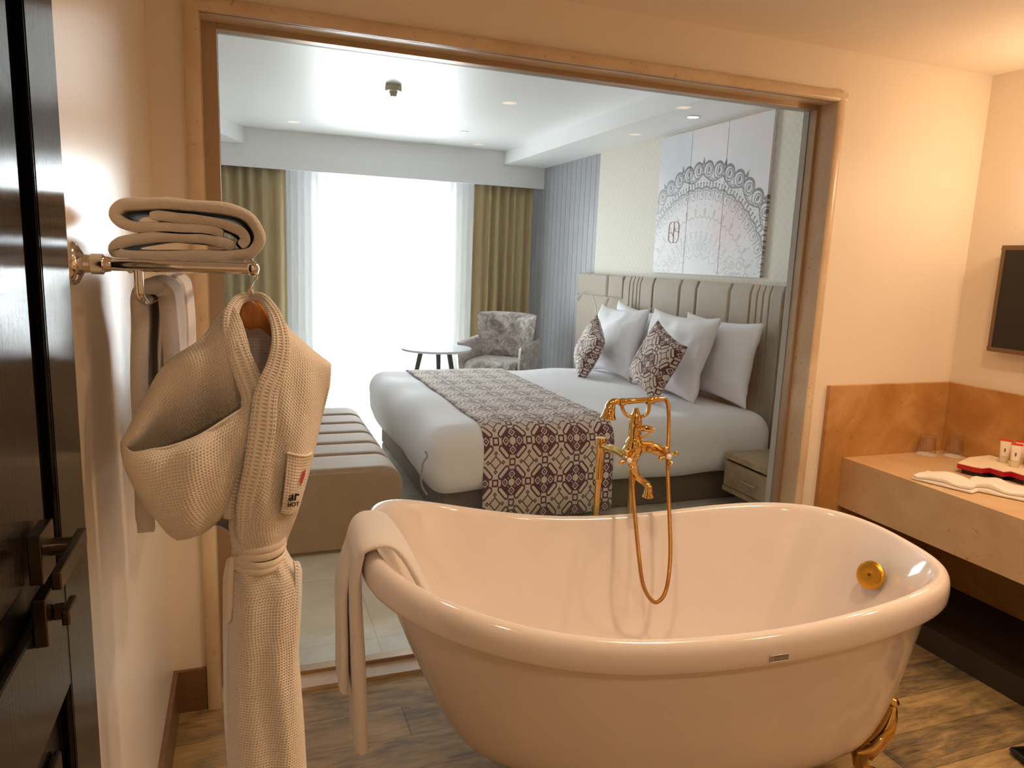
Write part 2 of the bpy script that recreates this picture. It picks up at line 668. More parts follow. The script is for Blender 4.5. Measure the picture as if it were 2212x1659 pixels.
b = MB()
b.box((XL, BW, 0), (OL - 0.03, 2.61, CZ + 0.4))
b.box((OR + 0.02, BW, 0), (3.60, 2.61, CZ + 0.4))
b.box((OL - 0.03, BW, OT + 0.02), (OR + 0.02, 2.61, CZ + 0.4))
b.box((-1.3, 2.50, 0), (XL, 2.61, CZ + 0.4))
struct('wall_front', b, M_wall, 'cream painted wall around the large interior window')
struct('wall_left', MB().box((XL - 0.1, -1.7, 0), (XL, BW, CZ)), M_wall_gloss, 'glossy cream wall behind the towel rack')
struct('wall_right', MB().box((XR, -1.7, 0), (XR + 0.1, BW, CZ)), M_wall, 'cream wall behind the black screen')
struct('wall_back', MB().box((XL - 0.1, -1.8, 0), (XR + 0.1, -1.7, CZ)), M_wall)
struct('ceiling', MB().box((XL - 0.1, -1.8, CZ), (XR + 0.1, BW, CZ + 0.1)), M_ceil, 'cream bathroom ceiling')
struct('floor', MB().box((XL - 0.1, -1.8, -0.05), (XR + 0.1, 2.5, 0.0)), M_floor, 'weathered wood look plank tile floor')

# marble casing of the interior window
b = MB()


def casing(x0, z0, x1, z1, wdt):
    """rounded moulding bar on the front face + reveal behind it"""
    n = 8
    prof = [(0, 0.0)] + [(wdt * 0.5 - wdt * 0.5 * cos(pi * k / n), 0.010 + 0.014 * sin(pi * k / n) ** 0.6 if 0 < k < n else 0.006) for k in range(n + 1)] + [(wdt, 0.0)]
    return prof


prof = casing(0, 0, 0, 0, 0.044)


def bar(p0, p1, out):
    d = Vector(p1) - Vector(p0)
    R = []
    for e in (Vector(p0), Vector(p1)):
        R.append([e + Vector(out) * a + Vector((0, -h, 0)) for a, h in prof])
    n = len(prof)
    b.add(R[0] + R[1], [(i, i + 1, n + i + 1, n + i) for i in range(n - 1)])


bar((OL, BW, 0), (OL, BW, OT + 0.044), (-1, 0, 0))
bar((OR - 0.014, BW, 0), (OR - 0.014, BW, OT + 0.044), (1, 0, 0))
bar((OL - 0.044, BW, OT), (OR + 0.03, BW, OT), (0, 0, 1))
# reveals
b.box((OL - 0.03, BW - 0.012, 0), (OL, GY - 0.03, OT))
b.box((OR - 0.012, BW - 0.012, 0), (OR + 0.02, GY - 0.03, OT))
b.box((OL - 0.03, BW - 0.012, OT), (OR + 0.02, GY - 0.03, OT + 0.02))
b.box((OL, BW - 0.005, 0), (OR - 0.012, GY - 0.03, 0.014))
struct('trim_1', b, M_marble, 'beige marble casing around the interior window', smooth=True)

M_chan = Mt('brown_metal_channel', '#b39a7e', 0.32, 0.5)
M_rev = paint('bedroom_side_reveal_paint', '#b9b4ac', 0.5)
win = thing('window_1', 'large fixed glass pane between bathroom and bedroom', None, (OL, GY, 0), kind='structure')
b = MB()
b.box((OL - 0.02, GY - 0.03, 0), (OL + 0.044, GY + 0.012, OT + 0.02))
b.box((2.262, GY - 0.03, 0), (OR + 0.01, GY + 0.012, OT + 0.02))
b.box((OL + 0.044, GY - 0.03, 2.213), (2.262, GY + 0.012, OT + 0.02))
b.box((OL + 0.044, GY - 0.03, 0), (2.262, GY + 0.012, 0.03))
b.build('window_frame', M_chan, win, smooth=False, bevel=0.002)
MB().box((OL + 0.03, GY - 0.004, 0.02), (2.27, GY + 0.004, 2.22)).build('pane', M_glass, win, smooth=False)
# bedroom-side lining of the opening
b = MB()
b.box((OL + 0.02, GY + 0.012, 0), (OL + 0.034, 2.625, 2.23))
b.box((2.268, GY + 0.012, 0), (2.29, 2.625, 2.23))
b.box((OL + 0.02, GY + 0.012, 2.22), (2.29, 2.625, 2.24))
struct('trim_2', b, M_rev, 'grey painted lining on the bedroom side of the interior window')

# baseboards
M_base = stone('brown_skirting_tile', '#6e4f38', '#7d5b41', '#8c6a4e', 0.3, 5)
struct('baseboard_left', MB().box((XL, -1.7, 0), (XL + 0.015, BW - 0.015, 0.15)), M_base, 'brown skirting under the left wall')
struct('baseboard_front', MB().box((XL, BW - 0.015, 0), (OL - 0.046, BW, 0.15)), M_base, 'short brown skirting beside the interior window')

# marble splashbacks
b = MB()
b.box((2.403, BW - 0.022, 0), (XR, BW, 1.06))
struct('trim_3', b, M_marble_o, 'amber marble splashback panel on the glazed wall', bevel=0.002)
struct('trim_4', MB().box((XR - 0.02, 0.2, 0), (XR, BW - 0.022, 1.06)), M_marble_o, 'amber marble splashback under the black screen', bevel=0.002)

# ---------------------------------------------------------------- bedroom shell
BX0, BX1, BY1, BZ = -1.3, 3.43, 8.75, 2.81
PY = 8.37
struct('floor_bedroom', MB().box((BX0 - 0.1, 2.5, -0.05), (3.6, BY1 + 0.1, 0.0)), M_bfloor, 'cream marble tile floor of the bedroom')
struct('ceiling_bedroom', MB().box((BX0 - 0.1, 2.61, BZ), (3.6, BY1 + 0.1, BZ + 0.1)), M_bceil, 'white recessed bedroom ceiling')
struct('wall_bedroom_left', MB().box((BX0 - 0.1, 2.5, 0), (BX0, BY1, BZ)), M_bwhite)
b = MB()
b.box((BX0 - 0.1, BY1, 0), (0.90, BY1 + 0.1, BZ))
b.box((2.32, BY1, 0), (3.6, BY1 + 0.1, BZ))
b.box((0.90, BY1, 2.40), (2.32, BY1 + 0.1, BZ))
struct('wall_far', b, M_bwhite, 'white wall around the bedroom window')
b = MB()
b.box((BX1, 2.61, 0), (BX1 + 0.15, 6.853, 2.66))
struct('wall_bedroom_right', b, M_paper, 'ivory patterned wallpaper behind the bed')
b = MB()
yy = 6.853
while yy < BY1:
    y2 = min(yy + 0.122, BY1)
    b.box((BX1 + 0.02, yy + 0.003, 0), (BX1 + 0.15, y2 - 0.003, 2.66))
    yy += 0.122
b.box((BX1 + 0.026, 6.853, 0), (BX1 + 0.15, BY1, 2.66))
struct('wall_panelling', b, M_panel, 'grey vertically grooved panelling beside the headboard')
# soffits and curtain pelmet
struct('trim_5', MB().box((2.92, 2.61, 2.655), (BX1 + 0.15, PY, BZ)), M_bwhite, 'white ceiling beam above the headboard')
struct('trim_6', MB().prism([(0.047, PY), (-1.3, 4.60), (-1.3, PY)], 2.64, BZ), M_bwhite, 'white angled soffit at the left of the bedroom ceiling')
b = MB()
b.box((BX0, PY, 2.412), (BX1 + 0.02, PY + 0.03, BZ))
struct('trim_7', b, M_bwhite, 'white curtain pelmet across the window wall')

# window with frame
wn_ = thing('window_2', 'bright bedroom window behind the sheer curtains', None, (1.57, BY1, 0), kind='structure')
b = MB()
for x0, x1 in ((0.90, 0.95), (1.58, 1.63), (2.27, 2.32)): b.box((x0, BY1, 0.0), (x1, BY1 + 0.06, 2.40))
b.box((0.90, BY1, 2.34), (2.32, BY1 + 0.06, 2.40))
b.box((0.90, BY1, 0.0), (2.32, BY1 + 0.06, 0.09))
b.build('window_frame', M_white, wn_, smooth=False)
MB().box((0.93, BY1 + 0.03, 0.06), (2.29, BY1 + 0.034, 2.36)).build('pane', M_glass, wn_, smooth=False)


# ---------------------------------------------------------------- curtains
def curtain(name, x0, x1, y, amp, folds, mat, label, zt=2.44, zb=0.015, seed=0, pinch=0.0):
    rnd = random.Random(seed)
    ph = [rnd.uniform(0, 6.28) for _ in range(4)]

    def fn(u, w):
        zz = zt + (zb - zt) * w
        uu = u + 0.012 * sin(u * 17 + ph[1])
        x = x0 + (x1 - x0) * uu
        a = amp * (0.75 + 0.35 * sin(u * 9 + ph[0]))
        s = sin(u * folds * 2 * pi + ph[2] + 0.5 * sin(u * 7 + ph[3]) + 0.25 * w * sin(u * 5))
        s = math.copysign(abs(s) ** 0.75, s)
        return (x + 0.012 * w * sin(u * 23 + ph[0]) + pinch * w * (0.5 - u), y + a * s * (0.85 + 0.3 * w), zz)
    b = MB().grid(fn, int(folds * 14), 10, x1 - x0, 2.4)
    o = b.build(name, mat, None, weld=False, thick=0.0015 if mat is not M_sheer else 0)
    return o


o = curtain('gold_curtain', -0.95, 0.44, 8.47, 0.045, 11, M_curt, '', seed=3)
tag(o, 'olive gold curtain hanging at the left of the window beyond the towel rack', 'curtain', 'gold curtains')
o = curtain('gold_curtain', 2.60, 3.33, 8.47, 0.045, 7, M_curt, '', seed=5)
tag(o, 'olive gold curtain hanging behind the grey velvet armchair', 'curtain', 'gold curtains')
o = curtain('sheer_curtain', 0.40, 1.58, 8.58, 0.03, 14, M_sheer, '', seed=8, zb=0.02)
tag(o, 'white sheer curtain at the left half of the window, next to the left gold curtain', 'curtain', 'sheer curtains')
o = curtain('sheer_curtain', 1.56, 2.72, 8.58, 0.03, 14, M_sheer, '', seed=9, zb=0.02)
tag(o, 'white sheer curtain at the right half of the window, behind the round table', 'curtain', 'sheer curtains')


# ---------------------------------------------------------------- ceiling fittings
def downlight(x, y, z, label, group, glow, col):
    t = thing('downlight', label, 'ceiling light', (x, y, z), group)
    MB().lathe([(0.05, 0.0), (0.052, -0.004), (0.045, -0.006), (0.040, -0.002)], 28, Matrix.Translation((x, y, z))).build('rim', M_white, t)
    m = Mt('lamp_glow', '#ffffff', 0.5)
    m.b.inputs['Emission Color'].default_value = col
    m.b.inputs['Emission Strength'].default_value = glow
    MB().lathe([(0.0, -0.003), (0.041, -0.003)], 24, Matrix.Translation((x, y, z))).build('lamp', m, t)
    return t


p = P(1002, 285, 2, BZ)
downlight(p.x, p.y, BZ, 'round white downlight lit in the recessed ceiling near the curtain pelmet', 'bedroom downlights', 6, (1, 0.96, 0.9, 1))
downlight(3.18, 4.86, 2.655, 'round white downlight lit under the beam above the artwork', 'bedroom downlights', 6, (1, 0.96, 0.9, 1))
for i, (sx_, sy_, _, _) in enumerate(SPOTS):
    downlight(sx_, sy_, CZ, ['recessed warm spot over the marble counter corner', 'recessed warm spot over the counter by the camera', 'recessed warm spot in front of the bathtub', 'recessed warm spot over the left end of the bathtub', 'recessed warm spot behind the camera to the right', 'recessed warm spot behind the camera to the left'][i], 'bathroom spots', 14, (1, 0.62, 0.3, 1))
t = thing('wall_sconce', 'opal globe wall light above the counter beyond the right edge of the picture', 'wall light', (XR, GLOBE[1], GLOBE[2]))
MB().lathe([(0, 0), (0.05, 0), (0.05, 0.012), (0.015, 0.02), (0.012, 0.03), (0, 0.03)], 24, aim((XR, GLOBE[1], GLOBE[2] - 0.09), (-1, 0, 0))).build('back_plate', M_chrome, t)
MB().tube(spl([(XR - 0.02, GLOBE[1], GLOBE[2] - 0.09), (XR - 0.10, GLOBE[1], GLOBE[2] - 0.10), (GLOBE[0], GLOBE[1], GLOBE[2] - 0.075)], 6), 0.007, 10).build('arm', M_chrome, t)
p = P(850, 184, 2, BZ)
t = thing('smoke_detector', 'cream round smoke detector on the bedroom ceiling', 'smoke detector', (p.x, p.y, BZ))
M_cream = Mt('aged_cream_plastic', '#b5aa90', 0.5)
MB().lathe([(0, 0), (0.058, 0), (0.062, -0.008), (0.062, -0.036), (0.056, -0.044), (0.03, -0.048)], 32, Matrix.Translation((p.x, p.y, BZ))).build('housing', M_cream, t)
MB().lathe([(0.034, -0.046), (0.026, -0.062), (0.024, -0.076), (0.018, -0.082), (0, -0.083)], 24, Matrix.Translation((p.x, p.y, BZ))).build('sensor', M_cream, t)

# =================================================================== BEDROOM FURNITURE
# headboard
hb = thing('headboard', 'tall beige suede headboard with vertical channels behind the bed', 'headboard', (3.38, 4.95, 0))
MB().box((3.37, 2.92, 0.0), (BX1 - 0.001, 7.09, 1.44)).build('back_board', M_hb, hb, smooth=False)
gr = [P(q, 590 + (q - 1261) * 0.056, 0, 3.35).y for q in (1315, 1348, 1362, 1370, 1378, 1385, 1412, 1471.6, 1506, 1580, 1625, 1639, 1652, 1666, 1694)]
gr = [7.09] + gr + [3.42, 2.92]
for i, (ya, yb) in enumerate(zip(gr, gr[1:])):
    spans = [(0.02, 1.444)]
    if i in (0, 1, 2) : spans = [(0.02, 1.215), (1.225, 1.444)] if i < 2 else [(0.02, 1.444)]
    if i >= len(gr) - 3: spans = [(0.02, 1.155), (1.165, 1.444)]
    for z0, z1 in spans:
        def fn(u, w, ya=ya, yb=yb, z0=z0, z1=z1):
            e = min(1, (1 - abs(2 * u - 1)) * abs(ya - yb) / 0.022)
            bul = 0.022 * sqrt(max(0, 1 - (1 - e) ** 2))
            ez = min(1, (1 - abs(2 * w - 1)) * (z1 - z0) / 0.04)
            bul *= sqrt(max(0.0, 1 - (1 - ez) ** 2))
            return (3.37 - bul, ya + (yb - ya) * u, z0 + (z1 - z0) * w)
        MB().grid(fn, 22, 24).build('padded_channel', M_hb, hb, angle=180)

# bed
bed = thing('bed', 'king bed with white duvet and dark taupe base', 'bed', (2.1, 4.92, 0))
BXA, BXB, BYA, BYB, BZ0, BZ1 = 0.95, 3.32, 3.80, 6.02, 0.20, 0.60
MB().box((1.06, 3.93, 0.0), (3.34, 5.92, 0.27)).build('bed_base', M_bedbase, bed, smooth=True, bevel=0.02)


def rbox(lo, hi, r, nx, ny, nz_, wob=0.0, seed=0):
    """rounded box with a dense surface, softly wobbled"""
    b = MB()
    lo, hi = Vector(lo), Vector(hi)

    def push(p):
        c = Vector((min(max(p.x, lo.x + r), hi.x - r), min(max(p.y, lo.y + r), hi.y - r), min(max(p.z, lo.z + min(r, (hi.z - lo.z) / 2 - 1e-4)), hi.z - min(r, (hi.z - lo.z) / 2 - 1e-4))))
        d = p - c
        if d.length < 1e-9: return p
        q = c + d.normalized() * r
        if wob:
            k = nz(q.x * 2.3 + seed, q.y * 2.3, q.z * 3)
            q += d.normalized() * wob * k
        return q

    def remap(t, a, b_, r_):     # concentrate samples near the ends
        L = b_ - a
        t2 = 0.5 - 0.5 * cos(pi * t)
        return a + L * (0.5 * t + 0.5 * t2)
    X = lambda t: remap(t, lo.x, hi.x, r)
    Y = lambda t: remap(t, lo.y, hi.y, r)
    Z = lambda t: remap(t, lo.z, hi.z, r)
    for s, zc in ((0, lo.z), (1, hi.z)): b.grid(lambda u, w, zc=zc: push(Vector((X(u), Y(w), zc))), nx, ny)
    for yc in (lo.y, hi.y): b.grid(lambda u, w, yc=yc: push(Vector((X(u), yc, Z(w)))), nx, nz_)
    for xc in (lo.x, hi.x): b.grid(lambda u, w, xc=xc: push(Vector((xc, Y(u), Z(w)))), ny, nz_)
    return b


DR = 0.135
rbox((BXA, BYA, BZ0), (BXB, BYB, BZ1), DR, 50, 46, 16, 0.022, 3).build('duvet', M_linen, bed, angle=80)
# tucked corner of the duvet at the foot: a grey tube paints the shade in its crease
b = MB()
crease = spl([P(918, 975, 1, 3.80), P(923, 985, 1, 3.79), P(914, 1000, 1, 3.80), P(912, 1014, 1, 3.81), P(909, 1032, 1, 3.82), P(912, 1052, 1, 3.83), P(922, 1068, 1, 3.85)], 6)
b.tube(crease, 0.006, 6)
b.build('corner_crease_shade', Mt('crease_shade_grey', '#a9a29c', 0.9), bed)

# runner
RX0, RX1 = 1.265, 2.10
run = []
off_ = 0.008
za, zb_ = 0.045, BZ1 - DR
run.append((BYA - off_ - 0.01, za))
run.append((BYA - off_, 0.25))
run.append((BYA - off_, zb_))
for k in range(1, 9):
    t = pi / 2 * k / 9
    run.append((BYA + DR - (DR + off_) * cos(t), zb_ + (DR + off_) * sin(t)))
for k in range(1, 14):
    run.append((BYA + DR + (BYB - BYA - 2 * DR) * k / 14, BZ1 + off_))
for k in range(0, 10):
    t = pi / 2 * k / 9
    run.append((BYB - DR + (DR + off_) * sin(t), zb_ + (DR + off_) * cos(t)))
run.append((BYB + off_, 0.15))
ac = [0]
for a, c in zip(run, run[1:]): ac.append(ac[-1] + math.dist(a, c))
b = MB()
nx = 26
v, f, uv = [], [], []
for i in range(nx + 1):
    for (y, z), s_ in zip(run, ac):
        x = RX0 + (RX1 - RX0) * i / nx
        hang = max(0, (0.42 - z) / 0.4) if y < 4.2 else 0
        wv = 0.006 * sin(x * 26 + 1) * hang
        kx = nz(x * 2.3 + 3, y * 2.3, z * 3) * 0.018
        v.append((x, y + wv - (abs(kx) * 0.2 if z < 0.5 else 0), z + (max(0, kx) if z > 0.5 else 0) + 0.004))
        uv.append((x - RX0 + 0.03, s_ + 0.02))
n = len(run)
for i in range(nx):
    for k in range(n - 1): f.append((i * n + k, (i + 1) * n + k, (i + 1) * n + k + 1, i * n + k + 1))
b.add(v, f, uv)
o = b.build('bed_runner', M_runner, None, weld=False, thick=0.006, off=-1)
tag(o, 'aubergine and cream lattice patterned runner lying across the foot of the bed', 'bed runner')


# pillows
def pillow(name, cent, size, th, normal_yaw, lean, roll_, mat, parent=None, uvs=1.0, seed=0, pinch=0.13, wr=0.022, ns=26):
    """cushion standing in a plane; yaw = direction its face looks (deg, 0 = -x)"""
    w, h = size
    b = MB()
    rz = Matrix.Rotation(radians(normal_yaw), 4, 'Z')
    ry = Matrix.Rotation(radians(lean), 4, 'Y')
    rx = Matrix.Rotation(radians(roll_), 4, 'X')
    T = Matrix.Translation(Vector(cent)) @ rz @ ry @ rx

    def sheet(sgn):
        def fn(u, v_):
            a, c = 2 * u - 1, 2 * v_ - 1
            a2 = math.copysign(abs(a) ** 0.9, a)
            c2 = math.copysign(abs(c) ** 0.9, c)
            ex = 1 - pinch * (1 - c2 * c2) * abs(a2) ** 3 * 1.0
            ey = 1 - pinch * (1 - a2 * a2) * abs(c2) ** 3 * 1.0
            t = ((1 - abs(a2) ** 3.0) * (1 - abs(c2) ** 3.0))
            t = max(t, 0) ** 0.55
            wr_ = wr * nz(a * 2.1 + seed, c * 2.1, sgn * 3) * (0.3 + t) + wr * 0.5 * nz(a * 5 + seed, c * 5, seed)
            edge = max(abs(a), abs(c))
            k = 1 if edge < 0.999 else 0
            x = sgn * (th / 2 * t) + wr_ * k
            return T @ Vector((x, a2 * ex * w / 2, c2 * ey * h / 2))
        return fn
    b.grid(sheet(-1), ns, ns, w * uvs, h * uvs)
    b.grid(sheet(1), ns, ns, w * uvs, h * uvs)
    o = b.build(name, mat, parent, angle=180)
    return o


# x increases towards the headboard; face looks towards -x
o = pillow('pillow', (3.23, 5.62, 0.895), (0.84, 0.60), 0.15, 0, 9, 4, M_linen, seed=1)
tag(o, 'white pillow against the headboard at the far side, only its top corner peeking out', 'pillow', 'white pillows')
o = pillow('pillow', (3.22, 4.40, 0.905), (0.92, 0.60), 0.16, 0, 9, 0, M_linen, seed=5)
tag(o, 'white pillow leaning on the headboard at the near side, closest to the nightstand', 'pillow', 'white pillows')
o = pillow('pillow', (3.02, 5.56, 0.895), (0.86, 0.62), 0.17, 0, 16, -2, M_linen, seed=9)
tag(o, 'white pillow in the front row behind the farther patterned cushion', 'pillow', 'white pillows')
o = pillow('pillow', (3.02, 4.64, 0.905), (0.90, 0.64), 0.17, 0, 16, 0, M_linen, seed=13)
tag(o, 'white pillow in the front row behind the nearer patterned cushion', 'pillow', 'white pillows')
o = pillow('throw_cushion', P(1272, 752, 0, 2.76), (0.46, 0.46), 0.16, -10, 18, 24, M_cushion, seed=2, pinch=0.12, wr=0.006)
tag(o, 'patterned square cushion on the farther side of the bed, partly side-on', 'cushion', 'patterned cushions')
o = pillow('throw_cushion', P(1416, 781, 0, 2.74), (0.48, 0.48), 0.16, 2, 18, 19, M_cushion, seed=6, pinch=0.12, wr=0.006)
tag(o, 'patterned square cushion on the nearer side of the bed, just above the gold shower handset', 'cushion', 'patterned cushions')


# nightstands
def nightstand(y0, y1, label):
    t = thing('nightstand', label, 'nightstand', (3.12, (y0 + y1) / 2, 0.13), 'nightstands')
    x0, x1, z0, z1 = 2.90, 3.335, 0.13, 0.378
    b = MB()
    b.box((x0, y0, z1 - 0.035), (x1, y1, z1))
    b.box((x0, y0, z0), (x1, y1, z0 + 0.03))
    b.box((x0 + 0.012, y0, z0 + 0.03), (x1, y0 + 0.018, z1 - 0.035))
    b.box((x0 + 0.012, y1 - 0.018, z0 + 0.03), (x1, y1, z1 - 0.035))
    b.box((x1 - 0.02, y0, z0), (x1, y1, z1))
    b.build('carcass', M_ash, t, smooth=False)
    d = MB().box((x0 + 0.004, y0 + 0.004, z0 + 0.036), (x0 + 0.022, y1 - 0.004, z1 - 0.052)).build('drawer_front', M_ash, t, smooth=False)
    ym = (y0 + y1) / 2
    b = MB()
    b.tube([(x0 - 0.022, ym - 0.07, 0.245), (x0 - 0.022, ym + 0.07, 0.245)], 0.006, 8)
    for s in (-1, 1): b.tube([(x0 + 0.006, ym + s * 0.055, 0.245), (x0 - 0.022, ym + s * 0.055, 0.245)], 0.005, 8)
    b.build('drawer_handle', M_chrome, d)
    return t


nightstand(3.22, 3.765, 'pale wood floating nightstand with a drawer at the near side of the bed')
nightstand(6.10, 6.64, 'pale wood floating nightstand mostly hidden beyond the far side of the bed')

# gooseneck reading lamp on the headboard
t = thing('reading_lamp', 'white gooseneck reading lamp on the far end of the headboard', 'lamp', (3.33, 6.42, 1.02))
pts = [P(1288, 704, 0, 3.29), P(1289, 680, 0, 3.27), P(1284, 650, 0, 3.24), P(1275, 632, 0, 3.20), P(1263, 629, 0, 3.16), P(1252, 640, 0, 3.12)]
MB().lathe([(0, 0), (0.035, 0), (0.035, 0.03), (0.03, 0.045), (0, 0.05)], 20, aim((3.34, pts[0].y, pts[0].z - 0.03), (-1, 0, 0))).build('wall_plate', M_white, t)
MB().tube(spl([(3.33, pts[0].y, pts[0].z - 0.03)] + pts, 8), 0.0065, 10).build('gooseneck', M_white, t)
d = (pts[5] - pts[4]).normalized()
MB().lathe([(0, -0.03), (0.012, -0.03), (0.016, 0.0), (0.03, 0.04), (0.027, 0.042), (0, 0.02)], 20, aim(pts[5], d)).build('lamp_head', M_white, t)

# foot bench with channels
bench = thing('ottoman_bench', 'long taupe velvet bench with channelled top at the foot of the bed', 'bench', (0.2, 4.4, 0))
XA, XB_, YA, YB_, ZT, RR = -0.36, 0.775, 3.65, 5.24, 0.455, 0.11
grv = [YA, 3.95, 4.20, 4.46, 4.72, 4.98, YB_]
prof = []
for k in range(4): prof.append((XA, 0.03 + (ZT - RR - 0.03) * k / 4, -1, 0))
for k in range(9):
    t_ = pi / 2 * k / 8
    prof.append((XA + RR - RR * cos(t_), ZT - RR + RR * sin(t_), -cos(t_), sin(t_)))
for k in range(1, 8): prof.append((XA + RR + (XB_ - XA - 2 * RR) * k / 8, ZT, 0, 1))
for k in range(9):
    t_ = pi / 2 * k / 8
    prof.append((XB_ - RR + RR * sin(t_), ZT - RR + RR * cos(t_), sin(t_), cos(t_)))
for k in range(1, 5): prof.append((XB_, (ZT - RR) - (ZT - RR - 0.03) * k / 4, 1, 0))
for g0, g1 in zip(grv, grv[1:]):
    R = []
    ny = 16
    for j in range(ny + 1):
        u = j / ny
        e = min(1, (1 - abs(2 * u - 1)) * (g1 - g0) / 0.09)
        bl = -0.020 + 0.020 * sqrt(max(0, 1 - (1 - e) ** 2))
        if j in (0, ny): bl = -0.03
        R.append([(x + nx_ * bl, g0 + (g1 - g0) * u, z + nz_ * bl) for x, z, nx_, nz_ in prof])
    b = MB()
    n = len(prof)
    b.add([q for r in R for q in r], [(j * n + k, j * n + k + 1, (j + 1) * n + k + 1, (j + 1) * n + k) for j in range(ny) for k in range(n - 1)])
    b.build('padded_section', M_taupe, bench, angle=80)
fr_ = [(x - nx_ * 0.012, YA + 0.001, z - nz_ * 0.012) for x, z, nx_, nz_ in prof]
b = MB()
b.box((XA + 0.03, YA + 0.02, 0.0), (XB_ - 0.03, YB_ - 0.02, 0.3))
v = [(x, YA + 0.006, z) for x, y, z in fr_] + [(x * 0.985 + 0.003, YA - 0.008, z - 0.008 if z > 0.1 else z) for x, y, z in fr_]
n = len(fr_)
b.add(v, [(k, k + 1, n + k + 1, n + k) for k in range(n - 1)] + [tuple(range(n, 2 * n))])
b.build('front_panel', M_taupe, bench, angle=60)

# round side table
TX, TY, TZ = 1.80, 7.02, 0.655
t = thing('round_table', 'round white topped side table with slanted dark legs near the window', 'table', (TX, TY, 0))
M_top = Mt('pale_table_top', '#cfd3d8', 0.18)
MB().lathe([(0, 0), (0.355, 0), (0.36, 0.006), (0.36, 0.018), (0.355, 0.024), (0, 0.024)], 56, Matrix.Translation((TX, TY, TZ - 0.024))).build('table_top', M_top, t)
M_leg = Mt('dark_stained_leg', '#2a2c30', 0.4)
for k in range(3):
    a = radians(-52 + 120 * k)
    p0 = Vector((TX + 0.16 * cos(a), TY + 0.16 * sin(a), TZ - 0.024))
    p1 = Vector((TX + 0.30 * cos(a), TY + 0.30 * sin(a), 0.0))
    MB().tube([p0, p1], [0.026, 0.018], 10, flat=0.6).build('leg', M_leg, t)

# crushed velvet armchair
ARM = Matrix.Translation((2.70, 7.66, 0)) @ Matrix.Rotation(radians(-38), 4, 'Z')
t = thing('armchair', 'grey crushed velvet armchair in the far corner by the curtain', 'armchair', (2.70, 7.66, 0))


def xf(mb, m):
    mb.v = [tuple(m @ Vector(q)) for q in mb.v]
    return mb


xf(rbox((-0.30, -0.36, 0.16), (0.30, 0.26, 0.45), 0.07, 14, 14, 8, 0.01), ARM).build('seat', M_crush, t, angle=80)


def shell(u, w):
    """back: curved sheet, wider at the top"""
    z = 0.40 + 0.54 * w
    wid = 0.30 + 0.06 * w
    a = (2 * u - 1)
    x = wid * a
    y = 0.27 + 0.10 * w - 0.16 * abs(a) ** 3 * (0.6 + 0.4 * w)
    return (x, y, z + 0.012 * (1 - a * a))


def thickgrid(fn, th, nu, nv):
    """closed padded slab around a sheet"""
    b = MB()
    pts = [[Vector(fn(i / nu, j / nv)) for j in range(nv + 1)] for i in range(nu + 1)]

    def nor(i, j):
        a = pts[min(i + 1, nu)][j] - pts[max(i - 1, 0)][j]
        c = pts[i][min(j + 1, nv)] - pts[i][max(j - 1, 0)]
        return a.cross(c).normalized()
    for sgn in (1, -1):
        def g(u, w, sgn=sgn):
            i, j = round(u * nu), round(w * nv)
            e = min(i, nu - i, j, nv - j)
            k = (0, 0.62, 0.85, 0.96, 1.0)[min(e, 4)]
            return pts[i][j] + nor(i, j) * sgn * th / 2 * k
        b.grid(g, nu, nv)
    return b


xf(thickgrid(shell, 0.11, 20, 18), ARM).build('backrest', M_crush, t, angle=90)
for s in (-1, 1):
    def armf(u, w, s=s):
        y = -0.38 + 0.68 * u
        z = 0.14 + (0.50 + 0.03 * u) * w
        return (s * (0.335 + 0.035 * w + 0.0 * u), y + 0.05 * (1 - w) * (1 - u), z)
    xf(thickgrid(armf, 0.11, 18, 16), ARM).build('armrest', M_crush, t, angle=90)
for sx in (-1, 1):
    for sy in (-0.3, 0.24):
        xf(MB().tube([(sx * 0.27, sy, 0.16), (sx * 0.30, sy * 1.1, 0.0)], [0.024, 0.014], 10), ARM).build('leg', M_leg, t)

# ---------------------------------------------------------------- artwork: three tall panels
art_c = (5.0, 1.27)   # centre of the medallion in y, z


